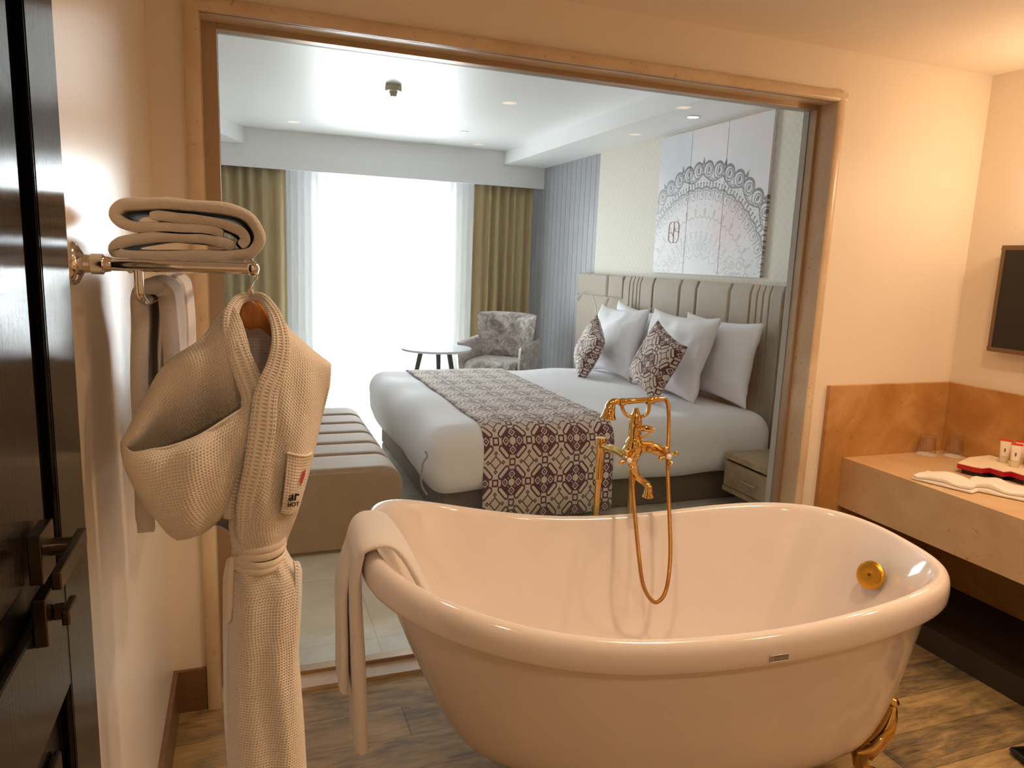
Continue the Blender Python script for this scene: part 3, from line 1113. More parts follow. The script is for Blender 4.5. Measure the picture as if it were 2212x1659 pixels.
def art_mat():
    m = Mt('medallion_print', '#d9d7dc', 0.45)
    x, y, z = m.xyz(m.coord())
    v = m.coord()
    n1 = m.noise(v, 1.6, 4, 0.6, 0.5)
    n2 = m.noise(v, 2.4, 3, 0.5)
    bgc = m.ramp(n1, [(0.35, '#cfd2da'), (0.5, '#dddbdf'), (0.62, '#e2d6d6'), (0.75, '#d5d3da')])
    dy = (art_c[0] - y)
    dz = (z - art_c[1])
    r = ln(dy, dz)
    th = S.m('ARCTAN2', dy, dz)
    rr = r
    inside = rr.lt(1.06)
    ink = None

    def add(k):
        nonlocal ink
        ink = k if ink is None else mx(ink, k)

    def cell(N, ph=0.0):
        a = (th * (N / (2 * pi)) + ph)
        return (a.fr() - 0.5) * (2 * pi / N) * rr      # arc offset within the cell
    t0 = cell(48)
    e = ln(t0, rr - 1.030)
    add(e.lt(0.072) * ln(t0, rr - 1.018).gt(0.060) * rr.gt(1.02))
    add((e - 0.060).abs().lt(0.004))
    add((ln(t0 - 0.010, rr - 1.030) - 0.036).abs().lt(0.0045))
    add(ln(t0 - 0.006, (rr - 1.032) * 0.6).lt(0.014))
    t1 = cell(24, 0.5)
    add((t1.abs() * 3.0 + (rr - 1.085) - 0.05).lt(0.0) * rr.gt(1.07))
    t2 = cell(24, 0.5)
    arch = 0.945 + S.m('POWER', mx(1.0 - t2.abs() / 0.128, 0.0), 1.6) * 0.055
    add((rr - arch).abs().lt(0.0065))
    tick = ((th * (384 / (2 * pi))).fr() - 0.5).abs().lt(0.24)
    add((rr - arch - 0.018).abs().lt(0.008) * tick)
    for N, rad, sz in ((120, 0.957, 0.0045), (144, 0.930, 0.010), (144, 0.912, 0.008)):
        add(ln(cell(N), rr - rad).lt(sz))
    t3 = cell(48)
    sc_ = (t3 * t3) * -4.0 + 0.900
    add((rr - sc_).abs().lt(0.009))
    add((rr - sc_ + 0.021).abs().lt(0.0035))
    t4 = cell(48, 0.5)
    add(ln(t4 - 0.008, (rr - 0.845) * 0.6).lt(0.010))
    add((ln(t4, (rr - 0.845) * 0.8) - 0.032).abs().lt(0.0028))
    add((t4.abs() - 0.052).abs().lt(0.003) * rr.gt(0.80) * rr.lt(0.885))
    add(ln(cell(48), (rr - 0.765) * 0.6).lt(0.006))
    add(ln(cell(36) * 0.7, (rr - 0.715) * 0.35).lt(0.010))
    t5 = cell(72)
    add((rr - (0.662 + t5.abs() * 0.75)).abs().lt(0.007))
    hatch = S.m('SUBTRACT', 1.0, 0.0)
    for sg in (1.0, -1.0):
        q = ((th * (48 / (2 * pi)) + (rr * (8.0 * sg))).fr() - 0.5).abs()
        add(q.lt(0.045) * rr.gt(0.575) * rr.lt(0.645) * 0.6)
    t6 = cell(48)
    rod = 0.006 + S.m('POWER', (rr - 0.537).abs() / 0.028, 2.0) * 0.006
    add(t6.abs().lt(rod) * rr.gt(0.508) * rr.lt(0.567))
    add((ln(cell(48, 0.5) * 1.0, rr - 0.535) - 0.022).abs().lt(0.003) * 0.7)
    add((ln(t6, rr - 0.484) - 0.018).abs().lt(0.004))
    add((cell(48, 0.5).abs() - 0.010).abs().lt(0.004) * rr.gt(0.41) * rr.lt(0.465))
    t8 = cell(24)
    add((rr - (0.395 - t8.abs() * 0.9)).abs().lt(0.005) * rr.gt(0.33))
    # knots in the lower outer corners
    kx = (y / 0.085).fr() - 0.5
    kz = (z / 0.085).fr() - 0.5
    kn = (ln(kx, kz) - 0.33).abs().lt(0.07)
    fade = m.noise(v, 5, 2)
    add(kn * rr.gt(0.44) * rr.lt(0.66) * (dz + (-0.36)).lt(0.0) * dy.abs().gt(0.25) * fade.gt(0.42))
    fadek = mx(mn((rr - 0.55) * 2.6, 1.0), 0.42) * mx(mn(1.1 + dy * 0.6, 1.0), 0.45)
    pink = ln(dy - 0.38, dz - 0.62)
    c1 = m.mix(inside * 0.55, bgc, '#d0d2d5')
    c1 = m.mix(mx(1.0 - pink / 0.28, 0.0) * 0.55, c1, '#d8a9ad')
    blue = ln(dy - 0.05, dz - 0.42)
    c1 = m.mix(mx(1.0 - blue / 0.16, 0.0) * 0.6, c1, '#b9cdd4')
    m.base(m.mix(ink * fadek * 0.85, c1, '#4a444c'))
    return m


M_art = art_mat()
cuts = [5.655, 5.185, 4.715, 4.215]
for i, (ya, yb) in enumerate(zip(cuts, cuts[1:])):
    t = thing('art_panel', ['far', 'middle', 'near'][i] + ' panel of the medallion artwork ' + ['with a small red line emblem', 'with a pale blue patch low down', 'with knot ornament at its lower edge'][i], 'artwork', (3.41, (ya + yb) / 2, 1.49), 'medallion artwork panels')
    MB().box((3.405, yb + 0.003, 1.492), (BX1 - 0.001, ya - 0.003, 2.625)).build('canvas', M_art, t, smooth=False)
    if i == 0:
        # thin red line emblem: rounded square with an S made of two curves
        M_red = Mt('red_ink', '#b0455a', 0.6)
        b = MB()
        cy_, cz_, w_, h_ = 5.36, 1.83, 0.15, 0.17
        xs = 3.4035
        rr_ = 0.045
        path = []
        for qx, qz, a0 in ((w_ / 2 - rr_, h_ / 2 - rr_, 0), (-w_ / 2 + rr_, h_ / 2 - rr_, 90), (-w_ / 2 + rr_, -h_ / 2 + rr_, 180), (w_ / 2 - rr_, -h_ / 2 + rr_, 270)):
            for k in range(6):
                a = radians(a0 + 90 * k / 5)
                path.append((xs, cy_ + qx + rr_ * cos(a), cz_ + qz + rr_ * sin(a)))
        path.append(path[0])
        b.tube(path, 0.0022, 6)
        b.tube(spl([(xs, cy_, cz_ + h_ / 2), (xs, cy_ + 0.0, cz_ + 0.05), (xs, cy_ - 0.02, cz_ + 0.012), (xs, cy_ - w_ / 2, cz_ + 0.0)], 6), 0.0022, 6)
        b.tube(spl([(xs, cy_, cz_ - h_ / 2), (xs, cy_ + 0.0, cz_ - 0.05), (xs, cy_ + 0.02, cz_ - 0.012), (xs, cy_ + w_ / 2, cz_ + 0.0)], 6), 0.0022, 6)
        b.tube([(xs, cy_, cz_ + 0.05), (xs, cy_, cz_ - 0.05)], 0.0022, 6)
        b.build('line_emblem', M_red, t)

# =================================================================== BATHTUB
tub = thing('bathtub', 'white double slipper freestanding bathtub on gold claw feet', 'bathtub', (1.137, 1.774, 0))
TC, TT = (1.1366, 1.7738), -0.2109
TA, TB, TZ0 = 0.8598, 0.4493, 0.6603
ct, st = cos(TT), sin(TT)


def rimz(u): return TZ0 + 0.0381 * u + 0.1597 * u * u - 0.0799 * u ** 3 - 0.0561 * u ** 4


def tubring(sa, sb, zf, n=96, nl=3.2146, nr=2.701, du=0.0):
    R = []
    for k in range(n):
        t = 2 * pi * k / n
        c, s = cos(t), sin(t)
        e = nl + (nr - nl) * (c + 1) / 2
        uu = math.copysign(abs(c) ** (2 / e), c)
        vv = math.copysign(abs(s) ** (2 / e), s)
        X = uu * sa + du
        Y = vv * sb * (1 + 0.0048 * uu)
        R.append(Vector((TC[0] + X * ct - Y * st, TC[1] + X * st + Y * ct, zf(uu))))
    return R


R = []
ZI, ZO = 0.18, 0.14        # inner bottom, outer bottom
# inner bottom to rim
R.append(tubring(0.02, 0.01, lambda u: ZI, 96, 2, 2))
R.append(tubring(0.30, 0.13, lambda u: ZI, 96, 2.2, 2.2))
R.append(tubring(0.42, 0.20, lambda u: ZI + 0.004, 96, 2.3, 2.3))
for s_, fa, fb in ((0.06, 0.60, 0.56), (0.14, 0.68, 0.66), (0.28, 0.745, 0.74), (0.45, 0.80, 0.80), (0.62, 0.85, 0.86), (0.80, 0.90, 0.91), (0.93, 0.94, 0.95)):
    R.append(tubring((TA - 0.045) * (fa + 0.03), (TB - 0.045) * (fb + 0.045), lambda u, s_=s_: ZI + (rimz(u) - 0.02 - ZI) * s_, 96, 2.4 + s_ * 0.8, 2.4 + 0.3 * s_))
R.append(tubring(TA - 0.043, TB - 0.043, lambda u: rimz(u) - 0.018))
R.append(tubring(TA - 0.036, TB - 0.036, lambda u: rimz(u) - 0.006))
R.append(tubring(TA - 0.026, TB - 0.026, lambda u: rimz(u) + 0.000))
R.append(tubring(TA - 0.014, TB - 0.014, lambda u: rimz(u) - 0.002))
R.append(tubring(TA - 0.004, TB - 0.004, lambda u: rimz(u) - 0.014))
R.append(tubring(TA + 0.001, TB + 0.001, lambda u: rimz(u) - 0.034))
R.append(tubring(TA + 0.001, TB + 0.001, lambda u: rimz(u) - 0.070))
R.append(tubring(TA - 0.002, TB - 0.002, lambda u: rimz(u) - 0.084))
R.append(tubring(TA - 0.010, TB - 0.010, lambda u: rimz(u) - 0.088))
R.append(tubring(TA - 0.030, TB - 0.030, lambda u: rimz(u) - 0.084))
for s_, fa, fb in ((0.03, 0.945, 0.93), (0.2, 0.915, 0.905), (0.4, 0.878, 0.87), (0.6, 0.84, 0.835), (0.76, 0.805, 0.80), (0.86, 0.775, 0.77), (0.93, 0.735, 0.725), (0.975, 0.66, 0.64), (1.0, 0.52, 0.46)):
    R.append(tubring(TA * fa, TB * fb, lambda u, s_=s_: (rimz(u) - 0.084) + (ZO - (rimz(u) - 0.084)) * s_, 96, 3.2 - s_ * 0.7, 2.7 - 0.1 * s_, 0.07 * s_))
R.append(tubring(TA * 0.2, TB * 0.2, lambda u: ZO, 96, 2.2, 2.2))
b = MB()
b.rings(R, caps=True)
b.build('tub_shell', M_enamel, tub, angle=75, sub=1)


def tl(X, Y, z): return Vector((TC[0] + X * ct - Y * st, TC[1] + X * st + Y * ct, z))


def claw(sx, sy):
    """cast claw foot: scroll bracket against the shell, leg and clawed paw"""
    b = MB()
    o = Vector((0.648 if sx > 0 else -0.36, 0.165 * sy, 0))
    d = Vector((0.88 * sx, 0.42 * sy, 0)).normalized()
    side = Vector((-d.y, d.x, 0))

    def L(a, h, s=0): return tl(*(o + d * a + side * s).xy, h)
    path = spl([L(0.066, 0.285), L(0.064, 0.255), L(0.050, 0.205), L(0.02, 0.155), L(0.0, 0.115), L(0.005, 0.07), L(0.025, 0.035)], 6)
    n = len(path)
    rad = [lerpl([(0, 0.011), (0.12, 0.016), (0.3, 0.028), (0.48, 0.034), (0.6, 0.029), (0.78, 0.021), (1.0, 0.024)], i / (n - 1))[0] for i in range(n)]
    b.tube(path, rad, 14, flat=1.25)
    b.lathe([(0, -0.016), (0.012, -0.012), (0.018, 0), (0.012, 0.012), (0, 0.016)], 14, Matrix.Translation(L(0.068, 0.294)))
    for s in (-1, 1):           # side wings of the bracket
        b.tube(spl([L(0.062, 0.225, 0), L(0.045, 0.19, s * 0.026), L(0.02, 0.158, s * 0.045), L(-0.02, 0.142, s * 0.056)], 5), [0.007 + 0.006 * sin(pi * k / 15) for k in range(16)], 10)
    for s in (-1, 1):           # cast ribs
        b.tube(spl([L(0.078, 0.262, s * 0.006), L(0.076, 0.205, s * 0.012), L(0.048, 0.145, s * 0.017), L(0.026, 0.10, s * 0.012)], 5), 0.0055, 8)
    for k in range(4):          # toes
        s = (k - 1.5) * 0.017
        b.tube(spl([L(0.015, 0.045, s * 0.6), L(0.045, 0.04, s), L(0.068, 0.026, s * 1.25), L(0.075, 0.006, s * 1.3)], 5), [0.0125] * 8 + [0.011, 0.010, 0.009, 0.008, 0.006, 0.005, 0.004, 0.003], 10)
    b.lathe([(0, 0.0), (0.022, 0.0), (0.026, 0.008), (0.024, 0.02), (0, 0.028)], 16, Matrix.Translation(L(0.03, 0)))
    b.build('claw_foot', M_gold, tub)


for sx in (-1, 1):
    for sy in (-1, 1): claw(sx, sy)

# overflow cap on the inside of the right end
oc = P(1880, 1242, 0, 1.842)
nrm_ = Vector((-0.93, -0.20, 0.36)).normalized()
mo = aim(oc, nrm_)
ov = MB().lathe([(0, 0.0075), (0.008, 0.007), (0.012, 0.0085), (0.034, 0.0075), (0.042, 0.005), (0.045, 0.001), (0.045, -0.004), (0.030, -0.03)], 36, mo).build('overflow_cap', M_goldsat, tub)
MB().lathe([(0, 0.0100), (0.0045, 0.0095), (0.005, 0.006)], 14, mo).build('screw', Mt('dark_gold', '#8a6420', 0.3, 1.0), ov)
# maker's plate on the near side of the rim
q0, q1 = P(1665, 1418, 1, 1.30), P(1702, 1414, 1, 1.30)


# find the rim skin under the plate numerically
def rimskin(px, py):
    best = None
    ring = tubring(TA + 0.0015, TB + 0.0015, lambda u: 0)
    d = r_ * ((px - 1106) / FOC) + u_ * (-(py - 829.5) / FOC) + f_
    for a, c in zip(ring, ring[1:] + ring[:1]):
        # intersect the sight line with the vertical strip through a-c
        e = c - a
        den = d.x * e.y - d.y * e.x
        if abs(den) < 1e-9: continue
        t = ((a.x - EYE.x) * e.y - (a.y - EYE.y) * e.x) / den
        s = ((a.x - EYE.x) * d.y - (a.y - EYE.y) * d.x) / den
        if t > 0 and 0 <= s <= 1:
            if best is None or t < best[0]: best = (t, e.normalized())
    return EYE + d * best[0], best[1]


c0, tg = rimskin(1683, 1420)
hw, hh = 0.0235, 0.0085
M_badge = Mt('grey_badge', '#8c8076', 0.4)
M_badge2 = Mt('badge_print', '#d8cec2', 0.4)
nr_ = Vector((tg.y, -tg.x, 0))
if nr_.dot(EYE - c0) < 0: nr_ = -nr_
if tg.x < 0: tg = -tg
up_ = Vector((0, 0, 1))
slope = 0.10


def bp(a, h, o=0.0): return c0 + tg * a + up_ * (h + a * slope) + nr_ * (0.002 + o)


b = MB()
v = [bp(-hw, -hh), bp(hw, -hh), bp(hw, hh), bp(-hw, hh), bp(-hw, -hh, -0.004), bp(hw, -hh, -0.004), bp(hw, hh, -0.004), bp(-hw, hh, -0.004)]
b.add(v, [(0, 1, 2, 3), (4, 7, 6, 5), (0, 4, 5, 1), (1, 5, 6, 2), (2, 6, 7, 3), (3, 7, 4, 0)])
pl = b.build('maker_plate', M_badge, tub, smooth=False)
b = MB()
ring = [bp(-hw, -hh, 0.0008), bp(hw, -hh, 0.0008), bp(hw, hh, 0.0008), bp(-hw, hh, 0.0008), bp(-hw, -hh, 0.0008)]
for a, c in zip(ring, ring[1:]): b.tube([a, c], 0.0009, 4)
b.tube([bp(-0.016, 0.0045, 0.0008), bp(-0.0185, 0.001, 0.0008), bp(-0.0185, -0.002, 0.0008), bp(-0.017, -0.0045, 0.0008)], 0.0011, 4)
for k in range(7):                      # the tiny, unreadable lettering
    a = -0.011 + k * 0.0045
    b.tube([bp(a, -0.0025, 0.0008), bp(a + 0.001, 0.0015 + 0.001 * (k % 2), 0.0008), bp(a + 0.0022, -0.0025, 0.0008)], 0.0006, 4)
b.build('plate_print', M_badge2, pl)


# ---------------------------------------------------------------- bath faucet
FY, FB = 2.265, 2.11
fa = thing('bath_faucet', 'gold floor standing bath faucet with telephone hand shower behind the tub', 'faucet', (1.27, FY, 0))
A1 = P(1298, 950, 1, FY)
A2 = P(1370, 985, 1, FY)
x1, x2 = A1.x, A2.x
zt = A1.z
for x_ in (x1, x2):
    b = MB()
    mt = Matrix.Translation((x_, FY, 0))
    b.lathe([(0, 0), (0.034, 0), (0.034, 0.006), (0.018, 0.016), (0.0125, 0.02), (0.0125, zt - 0.16), (0.015, zt - 0.158), (0.0155, zt - 0.15), (0.015, zt - 0.142), (0.014, zt - 0.14), (0.014, zt - 0.035), (0.0185, zt - 0.033), (0.0185, zt + 0.004), (0.0165, zt + 0.008), (0, zt + 0.009)], 28, mt)
    b.build('riser_pipe', M_gold, fa)


def F(px, py, y=FB): return P(px, py, 1, y)


vl, vr = F(1350, 985), F(1434, 977)
bc = F(1369, 965)
# offset elbows from the risers to the valve bodies
for a, c in (((x1, FY, zt - 0.018), vl), ((x2, FY, zt - 0.018), vr)):
    a = Vector(a)
    c = Vector(c)
    mid = a.lerp(c, 0.42)
    b = MB()
    pth = spl([a, a.lerp(mid, 0.6) + Vector((0, 0, 0.0)), mid + Vector((0, 0, 0.002)), a.lerp(c, 0.75) + Vector((0, 0, 0.006)), c], 6)
    n = len(pth)
    b.tube(pth, [0.011 if i < n * 0.42 else (0.016 if i < n * 0.6 else 0.013) for i in range(n)], 16)
    b.build('offset_union', M_gold, fa)
b = MB()
b.tube(spl([vl, vl.lerp(bc, 0.5) + Vector((0, 0, 0.008)), bc, vr.lerp(bc, 0.5) + Vector((0, 0, 0.01)), vr], 8), [0.017 + 0.008 * (1 - abs(2 * i / 32 - 1)) for i in range(33)], 18)
zb = bc.z
b.lathe([(0, -0.066), (0.015, -0.066), (0.0155, -0.052), (0.019, -0.048), (0.019, -0.038), (0.026, -0.026), (0.031, -0.006), (0.031, 0.012), (0.024, 0.026), (0.019, 0.034), (0.019, 0.04), (0.023, 0.044), (0.023, 0.050), (0.021, 0.056), (0.021, 0.078), (0.022, 0.084), (0.021, 0.095), (0.016, 0.112), (0.010, 0.125), (0.008, 0.137), (0, 0.138)], 26, Matrix.Translation((bc.x, bc.y, zb)))
b.lathe([(0, 0.0), (0.012, 0.0), (0.014, 0.012), (0.010, 0.022), (0, 0.024)], 18, aim((bc.x + 0.045, bc.y - 0.01, zb - 0.005), (0.2, -1, 0)))
b.build('mixer_body', M_gold, fa)
for q in (vl, vr):
    dd = Vector((-0.25, -1, 0.02)).normalized()
    m = aim(q + dd * 0.012, dd)
    h = MB()
    h.lathe([(0.013, -0.012), (0.014, 0.0), (0.016, 0.012), (0.011, 0.020), (0.010, 0.028), (0.013, 0.034), (0.011, 0.044), (0.0, 0.045)], 22, m)
    for k in range(4):
        a = radians(20 + 90 * k)
        p0 = m @ Vector((0.008 * cos(a), 0.008 * sin(a), 0.036))
        p1 = m @ Vector((0.036 * cos(a), 0.036 * sin(a), 0.036))
        L_ = [p0.lerp(p1, i / 8) for i in range(9)]
        h.tube(L_, [0.004, 0.0042, 0.0045, 0.005, 0.006, 0.0085, 0.0098, 0.008, 0.004], 12)
    ho = h.build('cross_handle', M_gold, fa)
    MB().lathe([(0.0085, 0.044), (0.0085, 0.047), (0.006, 0.049), (0, 0.0495)], 18, m).build('index_disc', M_white, ho)
# diverter lever
b = MB()
q0 = F(1376, 926, FB - 0.01)
q1 = F(1392, 925, FB - 0.03)
q2 = F(1414, 928, FB - 0.055)
b.tube(spl([q0, q1, q1.lerp(q2, 0.5), q2], 5), [0.007, 0.008, 0.009, 0.010, 0.011, 0.011, 0.0115, 0.0115, 0.011, 0.0105, 0.010, 0.0095, 0.0085, 0.007, 0.005, 0.003], 14)
b.tube([F(1380, 950, FB - 0.01), F(1410, 932, FB - 0.05)], [0.0045, 0.0035], 10)
b.build('diverter_lever', M_gold, fa)
# cradle
b = MB()
b.tube(spl([F(1344, 868), F(1344, 880), F(1350, 893), F(1362, 900), F(1373, 902), F(1385, 900), F(1397, 894), F(1402, 882), F(1402, 866)], 5), 0.0062, 12)
b.tube([F(1373, 915), F(1373, 901)], [0.008, 0.006], 12)
for px, py in ((1344, 868), (1402, 865)):
    b.lathe([(0, -0.012), (0.0125, -0.010), (0.0135, 0), (0.0125, 0.010), (0, 0.012)], 16, aim(F(px, py), (1, 0, 0.1)))
b.build('handset_cradle', M_gold, fa)
# handset
b = MB()
h0, h1 = F(1336, 868), F(1434, 861)
pth = [h0.lerp(h1, i / 20) for i in range(21)]
b.tube(pth, [0.0075, 0.008, 0.0085, 0.009, 0.0105, 0.0105, 0.0098] + [0.0095] * 8 + [0.0115, 0.0115, 0.0098, 0.0095, 0.009, 0.0088], 18)
b.tube(spl([h0 + Vector((0.004, 0, 0)), F(1328, 867), F(1321, 872), F(1318, 880)], 6), [0.008 + 0.0006 * i for i in range(19)], 16)
hc = F(1318, 878)
m = aim(hc, (-0.12, 0.0, -1))
b.lathe([(0, -0.008), (0.010, -0.006), (0.016, 0.004), (0.019, 0.014), (0.0225, 0.030), (0.026, 0.036), (0.0265, 0.040), (0.0245, 0.042), (0.0, 0.040)], 28, m)
b.build('hand_shower', M_gold, fa)
# spout
b = MB()
sp_ = spl([F(1370, 1003), F(1371, 1018), F(1377, 1030), F(1389, 1040), F(1398, 1048, FB - 0.02), F(1401, 1058, FB - 0.025)], 6)
b.tube(sp_, [0.0135] * 8 + [0.0125] * 10 + [0.0115] * 13, 18)
m = aim(F(1401, 1050, FB - 0.025), (0, 0, -1))
b.lathe([(0.010, -0.004), (0.013, 0.0), (0.0135, 0.012), (0.016, 0.028), (0.021, 0.035), (0.021, 0.039), (0.017, 0.040), (0, 0.036)], 24, m)
b.build('spout', M_gold, fa)
# braided hose
M_hose = Mt('braided_gold_hose', '#b07a34', 0.32, 0.9)
u, w, _ = M_hose.xyz(M_hose.coord('UV'))
rib = sn(w * (2 * pi / 0.0032)) * 0.5 + 0.5
M_hose.base(M_hose.mix(rib, '#7d4f1c', '#cf9a50'))
M_hose.bump(rib, 0.6, 0.001)
hs = spl([h1, F(1440, 866, FB), F(1444, 885, FB - 0.005), F(1444, 930, FB - 0.01), F(1442, 1000, FB - 0.03), F(1445, 1090, FB - 0.06), F(1448, 1180, FB - 0.10), F(1445, 1240, FB - 0.13), F(1436, 1282, FB - 0.14), F(1419, 1301, FB - 0.15), F(1402, 1290, FB - 0.15), F(1388, 1258, FB - 0.14), F(1380, 1200, FB - 0.12), F(1372, 1120, FB - 0.06), F(1367, 1060, FB - 0.02), F(1364, 1020, FB + 0.005), F(1363, 990, FB + 0.012)], 10)
MB().tube(hs, 0.0068, 12).build('shower_hose', M_hose, fa)

# ---------------------------------------------------------------- towel over the tub end
def towel_strip(name, path, widths, dirs, th, label=None, cat=None, parent=None, mat=None, wav=0.0):
    """thick strip: path of centres, half-width direction per point"""
    R = []
    N = len(path)
    path = [Vector(p) for p in path]
    for i, p in enumerate(path):
        T = (path[min(i + 1, N - 1)] - path[max(i - 1, 0)]).normalized()
        d = Vector(dirs[i]).normalized()
        d = (d - T * d.dot(T)).normalized()
        nn = T.cross(d)
        ring = []
        w = widths[i]
        for k in range(28):
            a = 2 * pi * k / 28
            c, s = cos(a), sin(a)
            X = math.copysign(abs(c) ** 0.35, c) * w
            Y = math.copysign(abs(s) ** 0.8, s) * th[i]
            Y += wav * sin(X * 60 + i * 0.15) * 0.5
            ring.append(p + d * X + nn * Y)
        R.append(ring)
    b = MB()
    b.rings(R, caps=True)
    return b.build(name, mat or M_terry, parent, angle=80)


E_ = tubring(TA, TB, lambda u: rimz(u))
# anchor on the rim at the near-left of the left end
aU = -1.0
anch = tl(-TA + 0.03, -0.10, rimz(-0.97))
outw = Vector((-ct, -st, 0))
along = Vector((0.04, 1, 0)).normalized()
tp = [anch - outw * 0.155 + Vector((0, 0, -0.16)), anch - outw * 0.12 + Vector((0, 0, -0.09)), anch - outw * 0.082 + Vector((0, 0, -0.02)),
      anch - outw * 0.045 + Vector((0, 0, 0.022)), anch + outw * 0.0 + Vector((0, 0, 0.027)), anch + outw * 0.032 + Vector((0, 0, 0.008)),
      anch + outw * 0.046 + Vector((0, 0, -0.05)), anch + outw * 0.046 + Vector((0, 0, -0.14)), anch + outw * 0.040 + Vector((0, 0, -0.28)), anch + outw * 0.034 + Vector((0, 0, -0.45)), anch + outw * 0.03 + Vector((0, 0, -0.565))]
tw = thing('hand_towel', 'white terry towel draped over the left end of the bathtub', 'towel', anch)
pth = spl(tp, 6)
n = len(pth)
towel_strip('towel_cloth', pth, [0.128 - 0.02 * max(0, min(1, (i / n - 0.45) / 0.25)) for i in range(n)], [along] * n,
            [0.013 + 0.006 * max(0, min(1, (i / n - 0.5) / 0.3)) for i in range(n)], parent=tw)
# the second, shorter leaf hanging beside it
t2 = [p + outw * 0.022 + along * (0.028) for p in (tp[6], tp[7], tp[8], tp[9] + Vector((0, 0, 0.04)))]
t2[0] = tp[6] + along * 0.028 + outw * 0.004 + Vector((0, 0, 0.03))
t2 = [q + outw * 0.006 * i for i, q in enumerate(t2)]
pth = spl([t2[0], t2[1], t2[2], t2[3]], 8)
n = len(pth)
towel_strip('towel_fold', pth, [0.075 + 0.02 * min(1, i / n * 3) for i in range(n)], [along] * n, [0.004 + 0.009 * min(1, i / n * 2.5) for i in range(n)], parent=tw)

# =================================================================== VANITY
van = thing('vanity_counter', 'thick beige marble vanity counter along the right wall', 'counter', (2.83, 1.3, 0.5))
VX0, VZ0, VZ1 = 2.52, 0.505, 0.729
MB().box((VX0, 0.2, VZ1 - 0.02), (XR - 0.021, BW - 0.023, VZ1)).build('countertop', M_counter, van, smooth=False)
MB().box((VX0, 0.2, VZ0), (VX0 + 0.02, BW - 0.023, VZ1 - 0.02)).build('apron', M_counter, van, smooth=False)
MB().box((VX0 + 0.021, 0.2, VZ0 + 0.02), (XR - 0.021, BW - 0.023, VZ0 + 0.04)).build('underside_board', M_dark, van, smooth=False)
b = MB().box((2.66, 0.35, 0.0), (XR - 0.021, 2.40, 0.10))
M_shadow = stone('shade_dark_plinth', '#2c2118', '#33271c', '#3a2c20', 0.5, 3)  # stone darkened so the plinth carries the shade under the counter
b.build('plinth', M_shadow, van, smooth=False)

# wall screen
tv = thing('wall_screen', 'black flat screen with bronze frame on the right wall', 'screen', (3.1, 1.9, 1.4))
M_bronze = Mt('bronze_frame', '#7a6048', 0.35, 0.5)
TYA, TYB, T0, T1 = 1.45, 2.262, 1.233, 1.693
b = MB()
b.box((3.088, TYA, T0), (3.118, TYB, T0 + 0.018))
b.box((3.088, TYA, T1 - 0.018), (3.118, TYB, T1))
b.box((3.088, TYA, T0 + 0.018), (3.118, TYA + 0.018, T1 - 0.018))
b.box((3.088, TYB - 0.018, T0 + 0.018), (3.118, TYB, T1 - 0.018))
b.build('bezel', M_bronze, tv, smooth=False, bevel=0.002)
MB().box((3.091, TYA + 0.017, T0 + 0.017), (3.117, TYB - 0.017, T1 - 0.017)).build('display', M_blk, tv, smooth=False)
MB().box((3.118, 1.7, 1.35), (XR, 2.0, 1.6)).build('wall_bracket', M_dark, tv, smooth=False)


# upturned tumblers on paper doilies
def tumbler(px, py, label):
    p = P(px, py, 2, VZ1)
    c = Matrix.Translation((min(p.x, XR - 0.065), p.y, VZ1))
    x, y = c.translation.x, c.translation.y
    o = MB().lathe([(0, 0.0005), (0.043, 0.0005), (0.044, 0.0015), (0, 0.002)], 32, c).build('paper_coaster', Mt('white_paper', '#efe9de', 0.8), None)
    tag(o, 'round white paper coaster under the ' + label[0] + ' glass tumbler', 'coaster', 'paper coasters')
    b = MB()
    b.lathe([(0.0385, 0.0025), (0.0405, 0.003), (0.034, 0.085), (0.030, 0.093), (0, 0.094)], 36, c)
    b.lathe([(0.0385, 0.0025), (0.0325, 0.072), (0.028, 0.078), (0, 0.079)], 36, c)
    o = b.build('glass_tumbler', M_tumbler, None)
    tag(o, label[1], 'glass', 'upturned tumblers')


tumbler(2000, 981, ('corner', 'clear glass tumbler upturned on the counter, left of the other tumbler'))
tumbler(2074, 984, ('second', 'clear glass tumbler upturned behind the red edged tray'))

# amenity tray: stepped hexagonal board with red sides on a black base
ty = thing('amenity_tray', 'white topped tray with red stepped sides beside the toiletry tubes', 'tray', (2.9, 2.0, VZ1))
top = [(2068, 1002), (2101, 1010), (2121, 1013.5), (2137, 1012), (2168, 1021), (2184, 1020), (2212, 1029), (2225, 1032), (2245, 1003), (2205, 990), (2170, 985), (2143, 985), (2093, 990)]
TT_, TB_ = VZ1 + 0.040, VZ1 + 0.020
pv = [P(a, c - 1, 2, TT_) for a, c in top]
n = len(pv)
pv = [(min(q.x, XR - 0.03), q.y) for q in pv]
M_traytop = Mt('cream_card', '#efdcc0', 0.6)
M_trayred = Mt('crimson_card', '#b3122c', 0.45)
MB().prism(pv, TT_, TT_ + 0.003).build('tray_top', M_traytop, ty, smooth=False)
MB().prism([(x * 0.999 + 0.0028, y * 0.999 + 0.002) for x, y in pv], TB_, TT_).build('tray_side', M_trayred, ty, smooth=False)
cxm = sum(x for x, y in pv) / n
cym = sum(y for x, y in pv) / n
MB().prism([(cxm + (x - cxm) * 0.86, cym + (y - cym) * 0.86) for x, y in pv], VZ1, TB_).build('tray_base', M_blk, ty, smooth=False)

